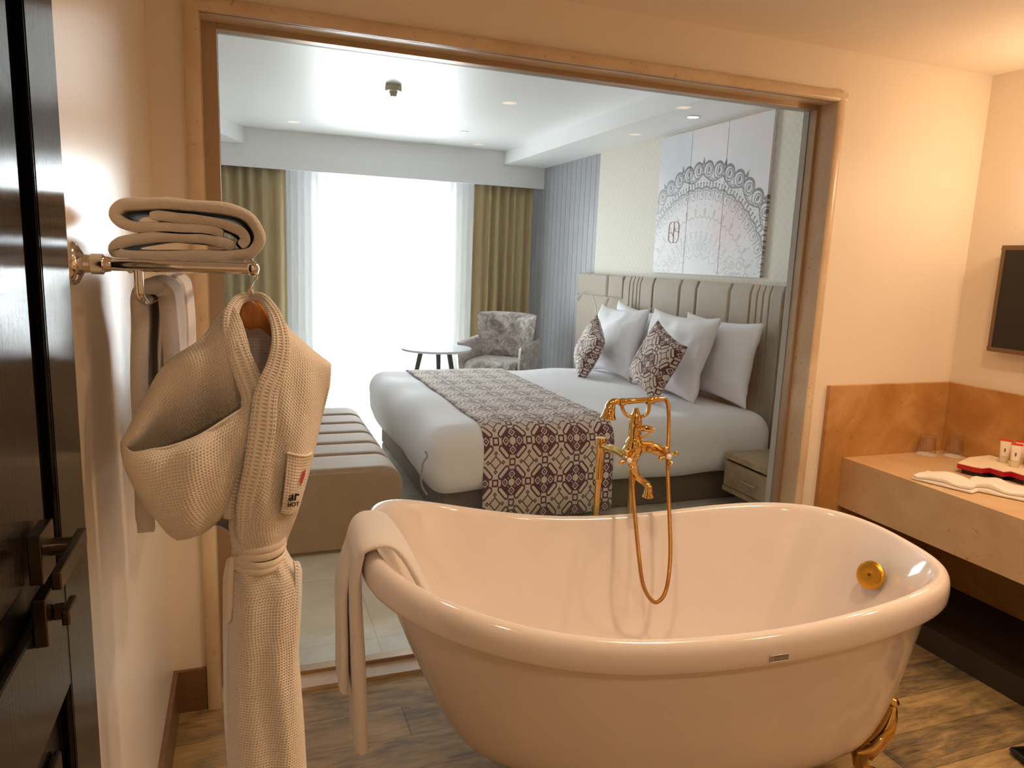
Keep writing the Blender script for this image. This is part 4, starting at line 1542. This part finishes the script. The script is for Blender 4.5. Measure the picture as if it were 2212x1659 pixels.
# toiletry tubes standing cap-down behind the tray
M_tubew = Mt('white_tube_plastic', '#efe2cf', 0.35)
M_tubec = Mt('cream_cap', '#e0d2b4', 0.35)
M_tubeo = Mt('orange_red_seal', '#e2481e', 0.45)
M_ink = Mt('dark_print', '#4a2c28', 0.6)
tubes = [(2167, 998, 'leftmost'), (2190, 1008, 'second from the left'), (2207, 1001, 'third from the left'), (2222, 1011, 'rightmost')]
for k, (px, py, w_) in enumerate(tubes):
    p = P(px, py, 2, VZ1 + 0.044)
    x0, y0 = min(p.x, XR - 0.046), p.y
    p = Vector((x0, y0, VZ1 + 0.0433))
    t = thing('toiletry_tube', 'white toiletry tube with orange end, ' + w_ + ' behind the tray', 'toiletry tube', p, 'toiletry tubes')
    MB().lathe([(0, 0), (0.0165, 0), (0.0175, 0.002), (0.0175, 0.028), (0.016, 0.030)], 22, Matrix.Translation(p)).build('cap', M_tubec, t)
    vd = (EYE - p)
    vd.z = 0
    vd.normalize()
    sd = Vector((-vd.y, vd.x, 0))
    R = []
    for j in range(9):
        h = 0.030 + 0.062 * j / 8
        kf = j / 8
        a_, b_ = 0.0175 + 0.0035 * kf, 0.0175 * (1 - kf) + 0.0016
        R.append([p + sd * (a_ * cos(2 * pi * q / 24)) + vd * (b_ * sin(2 * pi * q / 24)) + Vector((0, 0, h)) for q in range(24)])
    MB().rings(R).build('tube_body', M_tubew, t)
    R = []
    for h in (0.0921, 0.101):
        R.append([p + sd * (0.0212 * cos(2 * pi * q / 24)) + vd * (0.0020 * sin(2 * pi * q / 24)) + Vector((0, 0, h)) for q in range(24)])
    MB().rings(R).build('crimped_end', M_tubeo, t, smooth=False)
    b = MB()
    for dz in (0.0, 0.005, 0.010):
        c = p + vd * 0.0165 + Vector((0, 0, 0.050 + dz))
        b.add([c - sd * 0.003, c + sd * 0.003, c + sd * 0.003 + Vector((0, 0, 0.0035)) - vd * 0.0012, c - sd * 0.003 + Vector((0, 0, 0.0035)) - vd * 0.0012], [(0, 1, 2, 3)])
    b.build('print_mark', M_ink, t, smooth=False)


# folded face towels on the counter
def folded(name, c, L, W, hgt, ang, label, seed):
    t = thing(name, label, 'towel', c, 'folded face towels')
    m = Matrix.Translation(Vector(c)) @ Matrix.Rotation(radians(ang), 4, 'Z')
    for k, (z0, z1, sh) in enumerate(((0.001, hgt * 0.45, 0), (hgt * 0.45, hgt, 0.004))):
        b = rbox((-L / 2 + sh, -W / 2 + sh, z0), (L / 2 - sh * 2, W / 2, z1), (z1 - z0) * 0.48, 22, 10, 6, 0.0)
        vv = []
        for q in b.v:
            q = Vector(q)
            k_ = (q.z - 0.001) / hgt
            q.z += k_ * 0.010 * nz(q.x * 16 + seed, q.y * 16, seed) + (k_ * 0.006 * sin(q.x * 40 + seed) if k_ > 0.3 else 0)
            q.x += 0.004 * nz(q.y * 20, q.z * 20, seed)
            q.z = max(q.z, 0.001)
            vv.append(tuple(m @ q))
        b.v = vv
        b.build('towel_layer', M_towelw, t, angle=80)


pa = P(2047, 1046, 2, VZ1)
folded('face_towel', (pa.x, pa.y, VZ1), 0.225, 0.13, 0.03, -72, 'white folded face towel on the counter, the one nearer the bathtub', 2)
pb = P(2160, 1065, 2, VZ1)
folded('face_towel', (pb.x, pb.y, VZ1), 0.222, 0.13, 0.036, -64, 'white folded face towel on the counter in front of the red tray', 9)

# unidentified low black thing at the lower right edge, a guessed slab
sp0 = P(2222, 1668, 2, 0.0)
t = thing('low_black_object', 'low black rounded object on the floor cut off by the lower right picture edge', 'scale', (sp0.x + 0.12, sp0.y - 0.04, 0))
xf(rbox((0, -0.17, 0.006), (0.24, 0.11, 0.028), 0.011, 14, 14, 4), Matrix.Translation((sp0.x, sp0.y - 0.02, 0)) @ Matrix.Rotation(radians(-12), 4, 'Z')).build('slab_body', M_blk, t, angle=80)
for fx in (0.04, 0.20):
    for fy in (-0.13, 0.07): MB().lathe([(0, 0), (0.012, 0), (0.012, 0.008), (0, 0.008)], 12, Matrix.Translation((sp0.x + fx, sp0.y - 0.02 + fy - fx * 0.2, 0))).build('rubber_foot', M_blk, t)

# =================================================================== DOOR (open against the left wall)
DX, DY = -0.208, 1.072
dr = thing('door_1', 'black panelled door open against the left wall', None, (DX - 0.02, 0.3, 0), kind='structure')
b = MB()
D0 = DX - 0.038
b.box((D0, 0.16, 0.005), (DX - 0.012, DY, 2.10))
b.box((DX - 0.012, 0.935, 0.005), (DX, DY, 2.10))          # lock stile
b.box((DX - 0.012, 0.16, 0.005), (DX, 0.28, 2.10))         # hinge stile
for z0, z1 in ((0.005, 0.22), (1.02, 1.16), (1.98, 2.10)): b.box((DX - 0.012, 0.28, z0), (DX, 0.935, z1))
b.box((DX - 0.012, 0.33, 0.27), (DX - 0.003, 0.885, 0.97))
b.box((DX - 0.012, 0.33, 1.21), (DX - 0.003, 0.885, 1.93))
b.build('door_leaf', M_door, dr, smooth=False, bevel=0.004, seg=2)
M_nick = Mt('antique_bronze', '#5a5040', 0.28, 1.0)
hz = 1.236
rose = MB().box((DX, 0.798, hz - 0.026), (DX + 0.013, 0.850, hz + 0.026)).build('rosette', M_nick, dr, smooth=False, bevel=0.0015)
b = MB()
b.tube([(DX + 0.010, 0.834, hz), (DX + 0.040, 0.834, hz)], 0.009, 16)
b.build('lever_neck', M_nick, dr)
MB().box((DX + 0.032, 0.742, hz - 0.009), (DX + 0.041, 0.862, hz + 0.009)).build('door_handle', M_nick, dr, smooth=False, bevel=0.0015)
MB().box((DX, 0.798, hz - 0.094), (DX + 0.013, 0.850, hz - 0.042)).build('lock_plate', M_nick, dr, smooth=False, bevel=0.0015)
b = MB()
b.box((DX + 0.013, 0.819, hz - 0.076), (DX + 0.026, 0.829, hz - 0.06))
b.box((DX + 0.024, 0.804, hz - 0.076), (DX + 0.032, 0.844, hz - 0.06))
b.build('thumb_turn', M_nick, dr, smooth=False, bevel=0.002)

# =================================================================== TOWEL RACK
RZ = 1.519
rk = thing('towel_rack', 'chrome hotel towel shelf on the left wall carrying towels and a robe', 'towel rack', (XL, 1.6, RZ))
for yy in (1.30, 1.92):
    m = aim((XL, yy, RZ), (1, 0, 0))
    MB().lathe([(0, 0), (0.033, 0), (0.034, 0.004), (0.031, 0.010), (0.022, 0.014), (0.015, 0.018), (0.0135, 0.026), (0.016, 0.028), (0.016, 0.044), (0.0125, 0.047), (0.011, 0.056), (0, 0.056)], 32, m).build('wall_flange', M_chrome, rk)
    MB().tube([(XL + 0.05, yy, RZ), (0.008, yy, RZ)], 0.0098, 18).build('side_arm', M_chrome, rk)
    MB().lathe([(0, -0.012), (0.008, -0.0095), (0.0118, -0.004), (0.012, 0.003), (0.009, 0.009), (0, 0.012)], 20, aim((0.014, yy, RZ), (1, 0, 0))).build('end_cap', M_chrome, rk)
for xx in (-0.165, -0.11, -0.055, 0.000):
    MB().tube([(xx, 1.305, RZ + 0.001), (xx, 1.915, RZ + 0.001)], 0.0055, 14).build('shelf_rail', M_chrome, rk)
rl = spl([(-0.157, 1.300, RZ - 0.006), (-0.157, 1.300, RZ - 0.03), (-0.156, 1.302, RZ - 0.048), (-0.152, 1.318, RZ - 0.058), (-0.150, 1.345, RZ - 0.060)], 8)
rl += [Vector((-0.150, 1.345 + 0.04 * k, RZ - 0.060)) for k in range(1, 13)]
rl += spl([(-0.150, 1.84, RZ - 0.060), (-0.152, 1.905, RZ - 0.058), (-0.156, 1.919, RZ - 0.048), (-0.157, 1.920, RZ - 0.03), (-0.157, 1.92, RZ - 0.006)], 8)
MB().tube(rl, 0.0068, 14).build('hanging_rail', M_chrome, rk)


# hanging hand towels
def hang_towel(y0, y1, zbot, label, seed):
    o = thing('hanging_towel', label, 'towel', (-0.150, (y0 + y1) / 2, RZ - 0.06), 'hanging hand towels')
    z0 = RZ - 0.060
    prof = [(0.030, zbot), (0.028, zbot + 0.12), (0.026, z0 - 0.12), (0.025, z0 - 0.04), (0.023, z0 + 0.004), (0.014, z0 + 0.018), (0.0, z0 + 0.022), (-0.011, z0 + 0.0175), (-0.019, z0 + 0.004), (-0.021, z0 - 0.04), (-0.027, z0 - 0.12), (-0.03, zbot + 0.16), (-0.032, zbot + 0.02)]
    pts = spl([(a, 0, c) for a, c in prof], 5)

    def fn(u, w):
        q = pts[min(len(pts) - 1, round(w * (len(pts) - 1)))]
        k = max(0, (z0 - q.z) / 0.3)
        yy_ = y0 + (y1 - y0) * (0.5 + (u - 0.5) * (1 + 0.06 * k))
        return (-0.150 + q.x + 0.006 * k * sin(u * 9 + seed) + 0.003 * nz(u * 4, q.z * 9, seed), yy_, q.z + 0.002 * nz(u * 5, seed, q.z * 6))
    MB().grid(fn, 14, len(pts) - 1).build('towel_cloth', M_terry, o, weld=False, thick=0.027)


hang_towel(1.395, 1.60, 1.02, 'white hand towel hanging on the rail nearest the camera', 1)
hang_towel(1.66, 1.88, 1.06, 'white hand towel hanging on the rail behind the nearer one', 4)


# folded bath towel on the shelf: the cloth is one thick folded strip
def C1(a, c, y=1.33): return P(a * 0.3737, 380 + c * 0.3737, 1, y)


fold_pts = [(1290, 340), (1130, 318), (880, 306), (730, 285), (660, 238), (700, 180), (810, 166), (1040, 173), (1290, 192), (1430, 240), (1500, 340), (1478, 425), (1400, 462), (1120, 470), (860, 470), (720, 466), (662, 432), (700, 392), (800, 372), (960, 356), (1150, 366), (1290, 392), (1350, 415)]
tongue = [(868, 232), (1000, 250), (1150, 262), (1300, 288), (1395, 330), (1418, 380), (1385, 412)]
ft = thing('folded_bath_towel', 'thick white bath towel folded on top of the chrome shelf', 'towel', (-0.08, 1.5, RZ))
for nm_, pp_, hw_ in (('towel_wrap', fold_pts, 0.0094), ('towel_inner_fold', tongue, 0.0084)):
    cl = spl([C1(a, c) for a, c in pp_], 5)
    n = len(cl)
    lft, rgt = [], []
    for i, q in enumerate(cl):
        T = (cl[min(i + 1, n - 1)] - cl[max(i - 1, 0)]).normalized()
        N_ = Vector((T.z, 0, -T.x))
        k = hw_ * (1 if 1 < i < n - 2 else (0.55 if i in (0, n - 1) else 0.85))
        lft.append(q + N_ * k)
        rgt.append(q - N_ * k)
    outline = lft + rgt[::-1]
    zmin = RZ + 0.0105
    R = []
    YD = [(1.322, 0.80), (1.325, 0.93), (1.333, 1.0), (1.40, 1.0), (1.47, 1.0), (1.55, 1.0), (1.60, 1.0), (1.613, 0.95), (1.62, 0.82)]
    cen = lft[0]
    for yv, ks in YD:
        ring = []
        for i, q in enumerate(outline):
            ii = i if i < n else 2 * n - 1 - i
            c0_ = cl[ii]
            w = c0_ + (q - c0_) * ks
            wob = 0.0025 * nz(w.x * 22, yv * 9, w.z * 22)
            ring.append(Vector((w.x + wob - (yv - 1.33) * 0.02, yv, max(zmin, w.z + wob + 0.002))))
        R.append(ring)
    b = MB()
    b.rings(R, caps=False)
    nn = len(outline)
    for j in (0, len(R) - 1):     # end faces as a quad strip between both edges
        base = R[j]
        b.add(base, [(i, i + 1, nn - 2 - i, nn - 1 - i) for i in range(n - 1)])
    b.build(nm_, M_terry, ft, angle=70)

# =================================================================== ROBE ON ITS HANGER
rb = thing('bathrobe', 'white waffle cotton bathrobe tied at the waist hanging from the rack', 'bathrobe', P(545, 640, 1, 1.35))
Yc = 1.335


def Q(px, py, y): return P(px, py, 1, y)


# hanger (a separate thing that carries the robe)
hg = thing('coat_hanger', 'wooden coat hanger with chrome hook inside the bathrobe', 'hanger', P(540, 640, 1, 1.35))
hk = spl([Q(541, 632, 1.338), Q(541, 622, 1.338), Q(546, 610, 1.338), Q(555, 598, 1.338), Q(556, 580, 1.338), Q(550, 567, 1.338), Q(541, 562, 1.338), Q(533, 566, 1.338)], 6)
MB().tube(hk, 0.0019, 10).build('hook', M_chrome, hg)
M_hwood = Mt('orange_varnished_wood', '#c8792e', 0.25)
g = M_hwood.noise(M_hwood.coord('Object', (20, 20, 4)), 5, 5)
M_hwood.base(M_hwood.ramp(g, [(0.3, '#a8601f'), (0.7, '#d98a3a')]))
hp = spl([Q(365, 810, 1.345), Q(430, 735, 1.345), Q(490, 670, 1.345), Q(520, 652, 1.345), Q(541, 648, 1.345), Q(562, 655, 1.345), Q(592, 690, 1.345), Q(640, 735, 1.345), Q(692, 778, 1.345)], 6)
hp = [q + Vector((0, 0, -0.012)) for q in hp]
n = len(hp)
b = MB()
R = []
for i, q in enumerate(hp):
    k = 1 - abs(2 * i / (n - 1) - 1)
    hh_ = 0.010 + 0.020 * k ** 1.3
    R.append([q + Vector((0, 0.0065 * cos(a) if True else 0, 0)) + Vector((0, 0, hh_ * sin(a) - hh_ * 0.4)) for a in [2 * pi * j / 14 for j in range(14)]])
b.rings(R)
b.build('hanger_bar', M_hwood, hg, angle=60)


def sheet(name, rows, mat, nu=26, nv=6, thick=0.004, us=None, off=0, wob=0.0, seed=0, parent=None):
    """rows: list of point lists (equal length), interpolated both ways; UV in metres"""
    rs = [spl(r, nu // (len(r) - 1) + 1) for r in rows]
    m = min(len(r) for r in rs)
    cols = []
    for i in range(m):
        cols.append(spl([r[i] for r in rs], nv))
    NU, NV = m, len(cols[0])
    v, f, uv = [], [], []
    for i in range(NU):
        L = 0
        for j in range(NV):
            p = cols[i][j].copy()
            if j: L += (cols[i][j] - cols[i][j - 1]).length
            if wob:
                k = nz(p.x * 28 + seed, p.y * 6, p.z * 7 + seed)
                p.y += wob * k
            # arc across
            if i: Lx = (cols[i][j] - cols[i - 1][j]).length
            v.append(p)
            uv.append([0, L])
    for j in range(NV):
        a = 0
        for i in range(1, NU):
            a += (cols[i][j] - cols[i - 1][j]).length
            uv[i * NV + j][0] = a
    for i in range(NU - 1):
        for j in range(NV - 1): f.append((i * NV + j, (i + 1) * NV + j, (i + 1) * NV + j + 1, i * NV + j + 1))
    return MB().add(v, f, uv).build(name, mat, parent or rb, weld=False, thick=thick, off=off)


# back of the robe, seen through the neck opening and inside the sagging left front
sheet('back_panel', [
    [Q(500, 655, 1.36), Q(541, 640, 1.365), Q(585, 660, 1.36)],
    [Q(430, 738, 1.355), Q(541, 730, 1.38), Q(650, 745, 1.37)],
    [Q(360, 800, 1.355), Q(530, 800, 1.39), Q(694, 790, 1.36)],
    [Q(320, 870, 1.36), Q(500, 880, 1.385), Q(680, 880, 1.37)],
    [Q(300, 950, 1.36), Q(470, 960, 1.385), Q(665, 960, 1.38)],
    [Q(330, 1060, 1.36), Q(450, 1080, 1.38), Q(640, 1060, 1.38)],
    [Q(500, 1150, 1.36), Q(540, 1160, 1.38), Q(606, 1160, 1.36)]], M_robe_lining, 24, 5)

# left shoulder: waffle panel rolling over the hanger end down to the sagging tip
sheet('left_shoulder', [
    [Q(500, 652, 1.345), Q(465, 695, 1.342), Q(430, 736, 1.342), Q(360, 785, 1.345), Q(318, 850, 1.35), Q(285, 915, 1.345), Q(262, 955, 1.33)],
    [Q(512, 668, 1.315), Q(478, 715, 1.305), Q(440, 756, 1.30), Q(378, 806, 1.30), Q(330, 868, 1.30), Q(293, 930, 1.30), Q(264, 962, 1.315)],
    [Q(530, 720, 1.30), Q(500, 755, 1.29), Q(456, 795, 1.29), Q(398, 838, 1.292), Q(344, 892, 1.295), Q(300, 945, 1.298), Q(267, 968, 1.31)],
    [Q(548, 790, 1.29), Q(520, 815, 1.288), Q(470, 845, 1.30), Q(412, 880, 1.31), Q(352, 920, 1.315), Q(305, 960, 1.315), Q(270, 974, 1.31)],
    [Q(556, 850, 1.285), Q(528, 870, 1.30), Q(478, 905, 1.335), Q(420, 935, 1.35), Q(356, 965, 1.35), Q(308, 985, 1.335), Q(272, 980, 1.315)]], M_waffle, 30, 6, wob=0.010, seed=2)

# the sagging left front: lip, belly and rounded bottom
sheet('left_front', [
    [Q(263, 958, 1.325), Q(285, 978, 1.275), Q(330, 972, 1.245), Q(372, 964, 1.235), Q(430, 942, 1.235), Q(490, 905, 1.245), Q(550, 866, 1.262)],
    [Q(264, 975, 1.32), Q(290, 1000, 1.255), Q(336, 998, 1.222), Q(378, 990, 1.212), Q(436, 968, 1.215), Q(500, 935, 1.232), Q(552, 905, 1.255)],
    [Q(272, 1008, 1.32), Q(300, 1035, 1.255), Q(342, 1045, 1.215), Q(384, 1045, 1.205), Q(440, 1025, 1.21), Q(500, 990, 1.232), Q(548, 950, 1.255)],
    [Q(290, 1050, 1.325), Q(316, 1078, 1.265), Q(352, 1100, 1.225), Q(388, 1108, 1.215), Q(440, 1090, 1.222), Q(492, 1050, 1.245), Q(535, 1000, 1.265)],
    [Q(312, 1088, 1.34), Q(335, 1118, 1.295), Q(362, 1143, 1.262), Q(392, 1154, 1.25), Q(436, 1140, 1.255), Q(482, 1105, 1.27), Q(520, 1050, 1.28)],
    [Q(322, 1098, 1.365), Q(342, 1126, 1.345), Q(366, 1150, 1.33), Q(394, 1160, 1.325), Q(436, 1148, 1.32), Q(480, 1112, 1.325), Q(515, 1060, 1.33)],
    [Q(318, 1080, 1.365), Q(345, 1105, 1.37), Q(370, 1125, 1.37), Q(400, 1130, 1.37), Q(440, 1115, 1.37), Q(476, 1085, 1.375), Q(505, 1040, 1.37)]], M_waffle, 34, 7, wob=0.014, seed=5)
lip = spl([Q(263, 958, 1.325), Q(285, 978, 1.273), Q(330, 972, 1.243), Q(372, 964, 1.233), Q(430, 942, 1.233), Q(490, 905, 1.243), Q(550, 866, 1.26)], 8)
MB().tube(lip, 0.0026, 8).build('lapel_hem', M_robe_plain, rb)

# right front: from collar to the shoulder tip and down to the waist
sheet('right_front', [
    [Q(573, 655, 1.335), Q(600, 682, 1.340), Q(636, 722, 1.342), Q(676, 758, 1.342), Q(711, 784, 1.345)],
    [Q(586, 690, 1.300), Q(608, 712, 1.297), Q(640, 746, 1.297), Q(678, 778, 1.302), Q(713, 796, 1.33)],
    [Q(586, 750, 1.280), Q(612, 770, 1.272), Q(645, 800, 1.275), Q(680, 820, 1.288), Q(710, 830, 1.328)],
    [Q(566, 850, 1.268), Q(600, 870, 1.256), Q(636, 886, 1.260), Q(672, 895, 1.280), Q(694, 900, 1.325)],
    [Q(545, 950, 1.262), Q(588, 962, 1.246), Q(625, 970, 1.250), Q(658, 975, 1.272), Q(676, 980, 1.32)],
    [Q(520, 1040, 1.265), Q(566, 1050, 1.242), Q(605, 1055, 1.246), Q(638, 1058, 1.270), Q(655, 1058, 1.318)],
    [Q(496, 1120, 1.285), Q(540, 1125, 1.258), Q(578, 1128, 1.258), Q(612, 1128, 1.276), Q(634, 1122, 1.315)],
    [Q(505, 1195, 1.300), Q(540, 1200, 1.284), Q(568, 1200, 1.282), Q(592, 1196, 1.290), Q(611, 1188, 1.315)]], M_waffle, 26, 6, wob=0.020, seed=8)
# side that closes the chest towards the window
sheet('right_side', [
    [Q(711, 784, 1.345), Q(712, 788, 1.37), Q(694, 790, 1.385)],
    [Q(710, 830, 1.328), Q(709, 832, 1.36), Q(690, 835, 1.385)],
    [Q(694, 900, 1.325), Q(692, 902, 1.36), Q(676, 905, 1.385)],
    [Q(676, 980, 1.32), Q(674, 982, 1.36), Q(660, 984, 1.385)],
    [Q(655, 1058, 1.318), Q(654, 1060, 1.36), Q(640, 1060, 1.385)],
    [Q(634, 1122, 1.315), Q(632, 1124, 1.35), Q(622, 1124, 1.375)],
    [Q(611, 1188, 1.315), Q(610, 1190, 1.345), Q(604, 1190, 1.36)]], M_waffle, 12, 6)


# shawl collar: padded bands
def band(name, ctr, wid, thk, dirs=None, mat=None):
    pts = spl(ctr, 8)
    n = len(pts)
    ws = [lerpl(wid, i / (n - 1))[0] for i in range(n)]
    R = []
    L = 0
    for i, q in enumerate(pts):
        T = (pts[min(i + 1, n - 1)] - pts[max(i - 1, 0)]).normalized()
        d = Vector((T.z, 0, -T.x))
        if d.length < 1e-4: d = Vector((1, 0, 0))
        d.normalize()
        nn = Vector((0, -1, 0))
        ring = []
        for k in range(20):
            a = 2 * pi * k / 20
            c, s = cos(a), sin(a)
            ring.append(q + d * math.copysign(abs(c) ** 0.6, c) * ws[i] + nn * math.copysign(abs(s) ** 0.8, s) * thk)
        R.append(ring)
    ln_ = sum((a - c).length for a, c in zip(pts, pts[1:]))
    b = MB()
    b.rings(R, uvs=(0.08, ln_))
    return b.build(name, mat or M_waffle, rb, angle=80)


band('collar', [Q(541, 640, 1.345), Q(514, 650, 1.33), Q(498, 690, 1.308), Q(510, 750, 1.288), Q(534, 812, 1.274), Q(552, 860, 1.262), Q(548, 915, 1.256), Q(530, 985, 1.252), Q(508, 1060, 1.262), Q(500, 1120, 1.276)],
     [(0, 0.008), (0.15, 0.011), (0.35, 0.019), (0.6, 0.024), (1, 0.014)], 0.0045)
band('collar', [Q(541, 640, 1.347), Q(568, 646, 1.33), Q(594, 682, 1.303), Q(606, 735, 1.275), Q(597, 792, 1.260), Q(575, 850, 1.248), Q(566, 930, 1.238), Q(552, 1010, 1.235), Q(535, 1085, 1.245), Q(530, 1140, 1.262), Q(532, 1170, 1.27)],
     [(0, 0.008), (0.15, 0.010), (0.35, 0.016), (0.6, 0.022), (1, 0.013)], 0.0045)
MB().tube(spl([Q(536, 634, 1.34), Q(541, 626, 1.338), Q(546, 634, 1.34)], 5), 0.003, 8).build('hanging_loop', M_robe_plain, rb)

# breast pocket with hem, emblem and lettering
sheet('breast_pocket', [
    [Q(620, 978, 1.244), Q(645, 984, 1.250), Q(664, 984, 1.27), Q(672, 982, 1.305)],
    [Q(617, 1020, 1.240), Q(640, 1024, 1.246), Q(655, 1024, 1.27), Q(664, 1022, 1.303)],
    [Q(612, 1070, 1.238), Q(632, 1072, 1.245), Q(644, 1070, 1.27), Q(651, 1066, 1.301)],
    [Q(606, 1110, 1.246), Q(622, 1112, 1.254), Q(632, 1110, 1.275), Q(640, 1104, 1.30)]], M_waffle, 16, 6, thick=0.002)
MB().tube(spl([Q(619, 978, 1.242), Q(645, 984, 1.247), Q(664, 984, 1.267), Q(674, 978, 1.305)], 6), 0.0022, 8).build('pocket_hem', M_robe_plain, rb)
M_thread = Mt('black_embroidery', '#1b1412', 0.8)
M_thread_r = Mt('crimson_embroidery', '#c21f3a', 0.7)


def lettering(txt, size, p0, p1, name, y_off):
    """embroidered word: baseline from p0 to the direction of p1, wrapped on the pocket"""
    cu = bpy.data.curves.new(name, 'FONT')
    cu.body = txt
    cu.size = size
    cu.extrude = 0.0004
    cu.offset = size * 0.022
    o = bpy.data.objects.new(name, cu)
    COL.objects.link(o)
    bpy.context.view_layer.update()
    me = bpy.data.meshes.new_from_object(o.evaluated_get(bpy.context.evaluated_depsgraph_get()))
    COL.objects.unlink(o)
    bpy.data.objects.remove(o)
    d = (p1 - p0).normalized()
    up = Vector((0, 0, 1))
    up = (up - d * up.dot(d)).normalized()
    nn = d.cross(up)
    if nn.y > 0: nn = -nn
    for vt in me.vertices:
        vt.co = p0 + d * vt.co.x + up * vt.co.y + nn * (vt.co.z + 0.0015)
    me.materials.clear()
    me.materials.append(M_thread.m)
    ob = bpy.data.objects.new(name, me)
    COL.objects.link(ob)
    ob.parent = rb
    ob.matrix_parent_inverse = rb.matrix_basis.inverted()
    return ob


lettering('ar', 0.0235, Q(622, 1081, 1.2405), Q(650, 1079, 1.252), 'embroidered_word', 0)
lettering('HOT', 0.0105, Q(620, 1095, 1.2405), Q(645, 1092, 1.252), 'embroidered_line', 0)
b = MB()
em = [Q(660, 1012, 1.272), Q(655, 1018, 1.262), Q(651, 1030, 1.256), Q(648, 1048, 1.252), Q(653, 1040, 1.26), Q(657, 1028, 1.268)]
em = [q + Vector((0, -0.004, 0)) for q in em]
b.add(em, [(0, 1, 5), (1, 2, 5), (2, 4, 5), (2, 3, 4)])
b.build('embroidered_emblem', M_thread_r, rb, smooth=False, thick=0.0008)

# belt wrapped at the waist
for k, (py, tilt, r0) in enumerate(((1166, -4, 0.0050), (1180, -7, 0.0054), (1196, 2, 0.0056), (1208, -3, 0.0050))):
    cL, cR = Q(504, py + 6 + tilt * -0.5, 1.32), Q(615, py - 6 + tilt * 0.5, 1.32)
    cm = (cL + cR) / 2
    ax_ = (cR - cL) / 2
    ring = [cm + ax_ * 1.02 * cos(a) + Vector((0, 0.056 * sin(a), 0)) + Vector((0, 0, 0.0012 * sin(3 * a + k))) for a in [2 * pi * j / 40 for j in range(41)]]
    b = MB()
    R = []
    for q, a in zip(ring, [2 * pi * j / 40 for j in range(41)]):
        o_ = Vector((cos(a), sin(a) * 0.9, 0)).normalized()
        R.append([q + o_ * 0.0030 * cos(t_) + Vector((0, 0, 1)) * r0 * 1.25 * sin(t_) for t_ in [2 * pi * j / 10 for j in range(10)]])
    b.rings(R, caps=False)
    b.build('belt', M_robe_plain, rb)
# belt tails at the left
sheet('belt_tail', [
    [Q(508, 1200, 1.30), Q(500, 1202, 1.30), Q(492, 1208, 1.31)],
    [Q(504, 1240, 1.292), Q(494, 1245, 1.292), Q(484, 1250, 1.31)],
    [Q(502, 1300, 1.292), Q(494, 1305, 1.292), Q(484, 1310, 1.31)],
    [Q(498, 1340, 1.295), Q(493, 1346, 1.295), Q(488, 1350, 1.31)]], M_robe_plain, 8, 6, thick=0.004)

# skirt
rows = [(1190, 505, 613, 0.050), (1215, 500, 628, 0.055), (1250, 497, 645, 0.060), (1320, 497, 648, 0.062), (1400, 497, 643, 0.062), (1480, 497, 648, 0.064), (1560, 497, 654, 0.066), (1659, 500, 660, 0.068), (1760, 503, 668, 0.070), (1900, 506, 680, 0.072)]
R = []
NR = 72
for py, xl, xr, dpt in rows:
    a_, c_ = Q(xl, py + 8, 1.325), Q(xr, py - 4, 1.325)
    cm, ax_ = (a_ + c_) / 2, (c_ - a_) / 2
    ring = []
    kf = min(1, max(0, (py - 1190) / 200))
    for j in range(NR):
        t_ = 2 * pi * j / NR
        c, s = cos(t_), sin(t_)
        X = math.copysign(abs(c) ** 0.8, c)
        Y = math.copysign(abs(s) ** 0.8, s)
        fold = 1 + 0.10 * sin(5 * t_ + py * 0.004) * (1 - 0.3 * kf) + 0.16 * nz(c * 2.2, s * 2.2, py * 0.005)
        if py < 1230: fold += 0.06 * sin(11 * t_)
        ring.append(cm + ax_ * X + Vector((0, dpt * Y * fold, 0)))
    R.append(ring)
cols = [spl([R[i][j] for i in range(len(R))], 5) for j in range(NR)]
R2 = [[cols[j][i] for j in range(NR)] for i in range(len(cols[0]))]
b = MB()
v, f, uv = [], [], []
N2 = len(R2)
for i, ring in enumerate(R2):
    acc = 0
    hacc = (R2[0][0] - ring[0]).length
    for k in range(NR + 1):
        if k: acc += (ring[k % NR] - ring[k - 1]).length
        v.append(ring[k % NR])
        uv.append((acc, hacc))
for i in range(N2 - 1):
    for k in range(NR): f.append((i * (NR + 1) + k, (i + 1) * (NR + 1) + k, (i + 1) * (NR + 1) + k + 1, i * (NR + 1) + k + 1))
b.add(v, f, uv)
b.build('skirt', M_waffle, rb, weld=False, thick=0.004)
# side pocket standing open on the right
sheet('side_pocket', [
    [Q(633, 1212, 1.29), Q(645, 1214, 1.295), Q(651, 1232, 1.31)],
    [Q(636, 1234, 1.285), Q(646, 1236, 1.290), Q(651, 1234, 1.31)],
    [Q(636, 1300, 1.28), Q(645, 1300, 1.285), Q(650, 1296, 1.31)],
    [Q(634, 1370, 1.28), Q(640, 1368, 1.285), Q(645, 1360, 1.31)],
    [Q(631, 1400, 1.285), Q(634, 1400, 1.29), Q(638, 1392, 1.31)]], M_robe_lining, 10, 6, thick=0.003)
# lighter under-flap showing at the left edge
sheet('under_flap', [
    [Q(512, 1195, 1.33), Q(492, 1225, 1.335), Q(484, 1245, 1.35)],
    [Q(512, 1320, 1.325), Q(492, 1330, 1.335), Q(483, 1340, 1.35)],
    [Q(510, 1450, 1.325), Q(493, 1450, 1.335), Q(484, 1450, 1.35)],
    [Q(512, 1560, 1.325), Q(495, 1560, 1.335), Q(486, 1560, 1.35)],
    [Q(520, 1700, 1.325), Q(505, 1700, 1.335), Q(497, 1700, 1.35)],
    [Q(525, 1880, 1.325), Q(512, 1880, 1.335), Q(504, 1880, 1.35)]], M_robe_lining, 12, 6, thick=0.003)
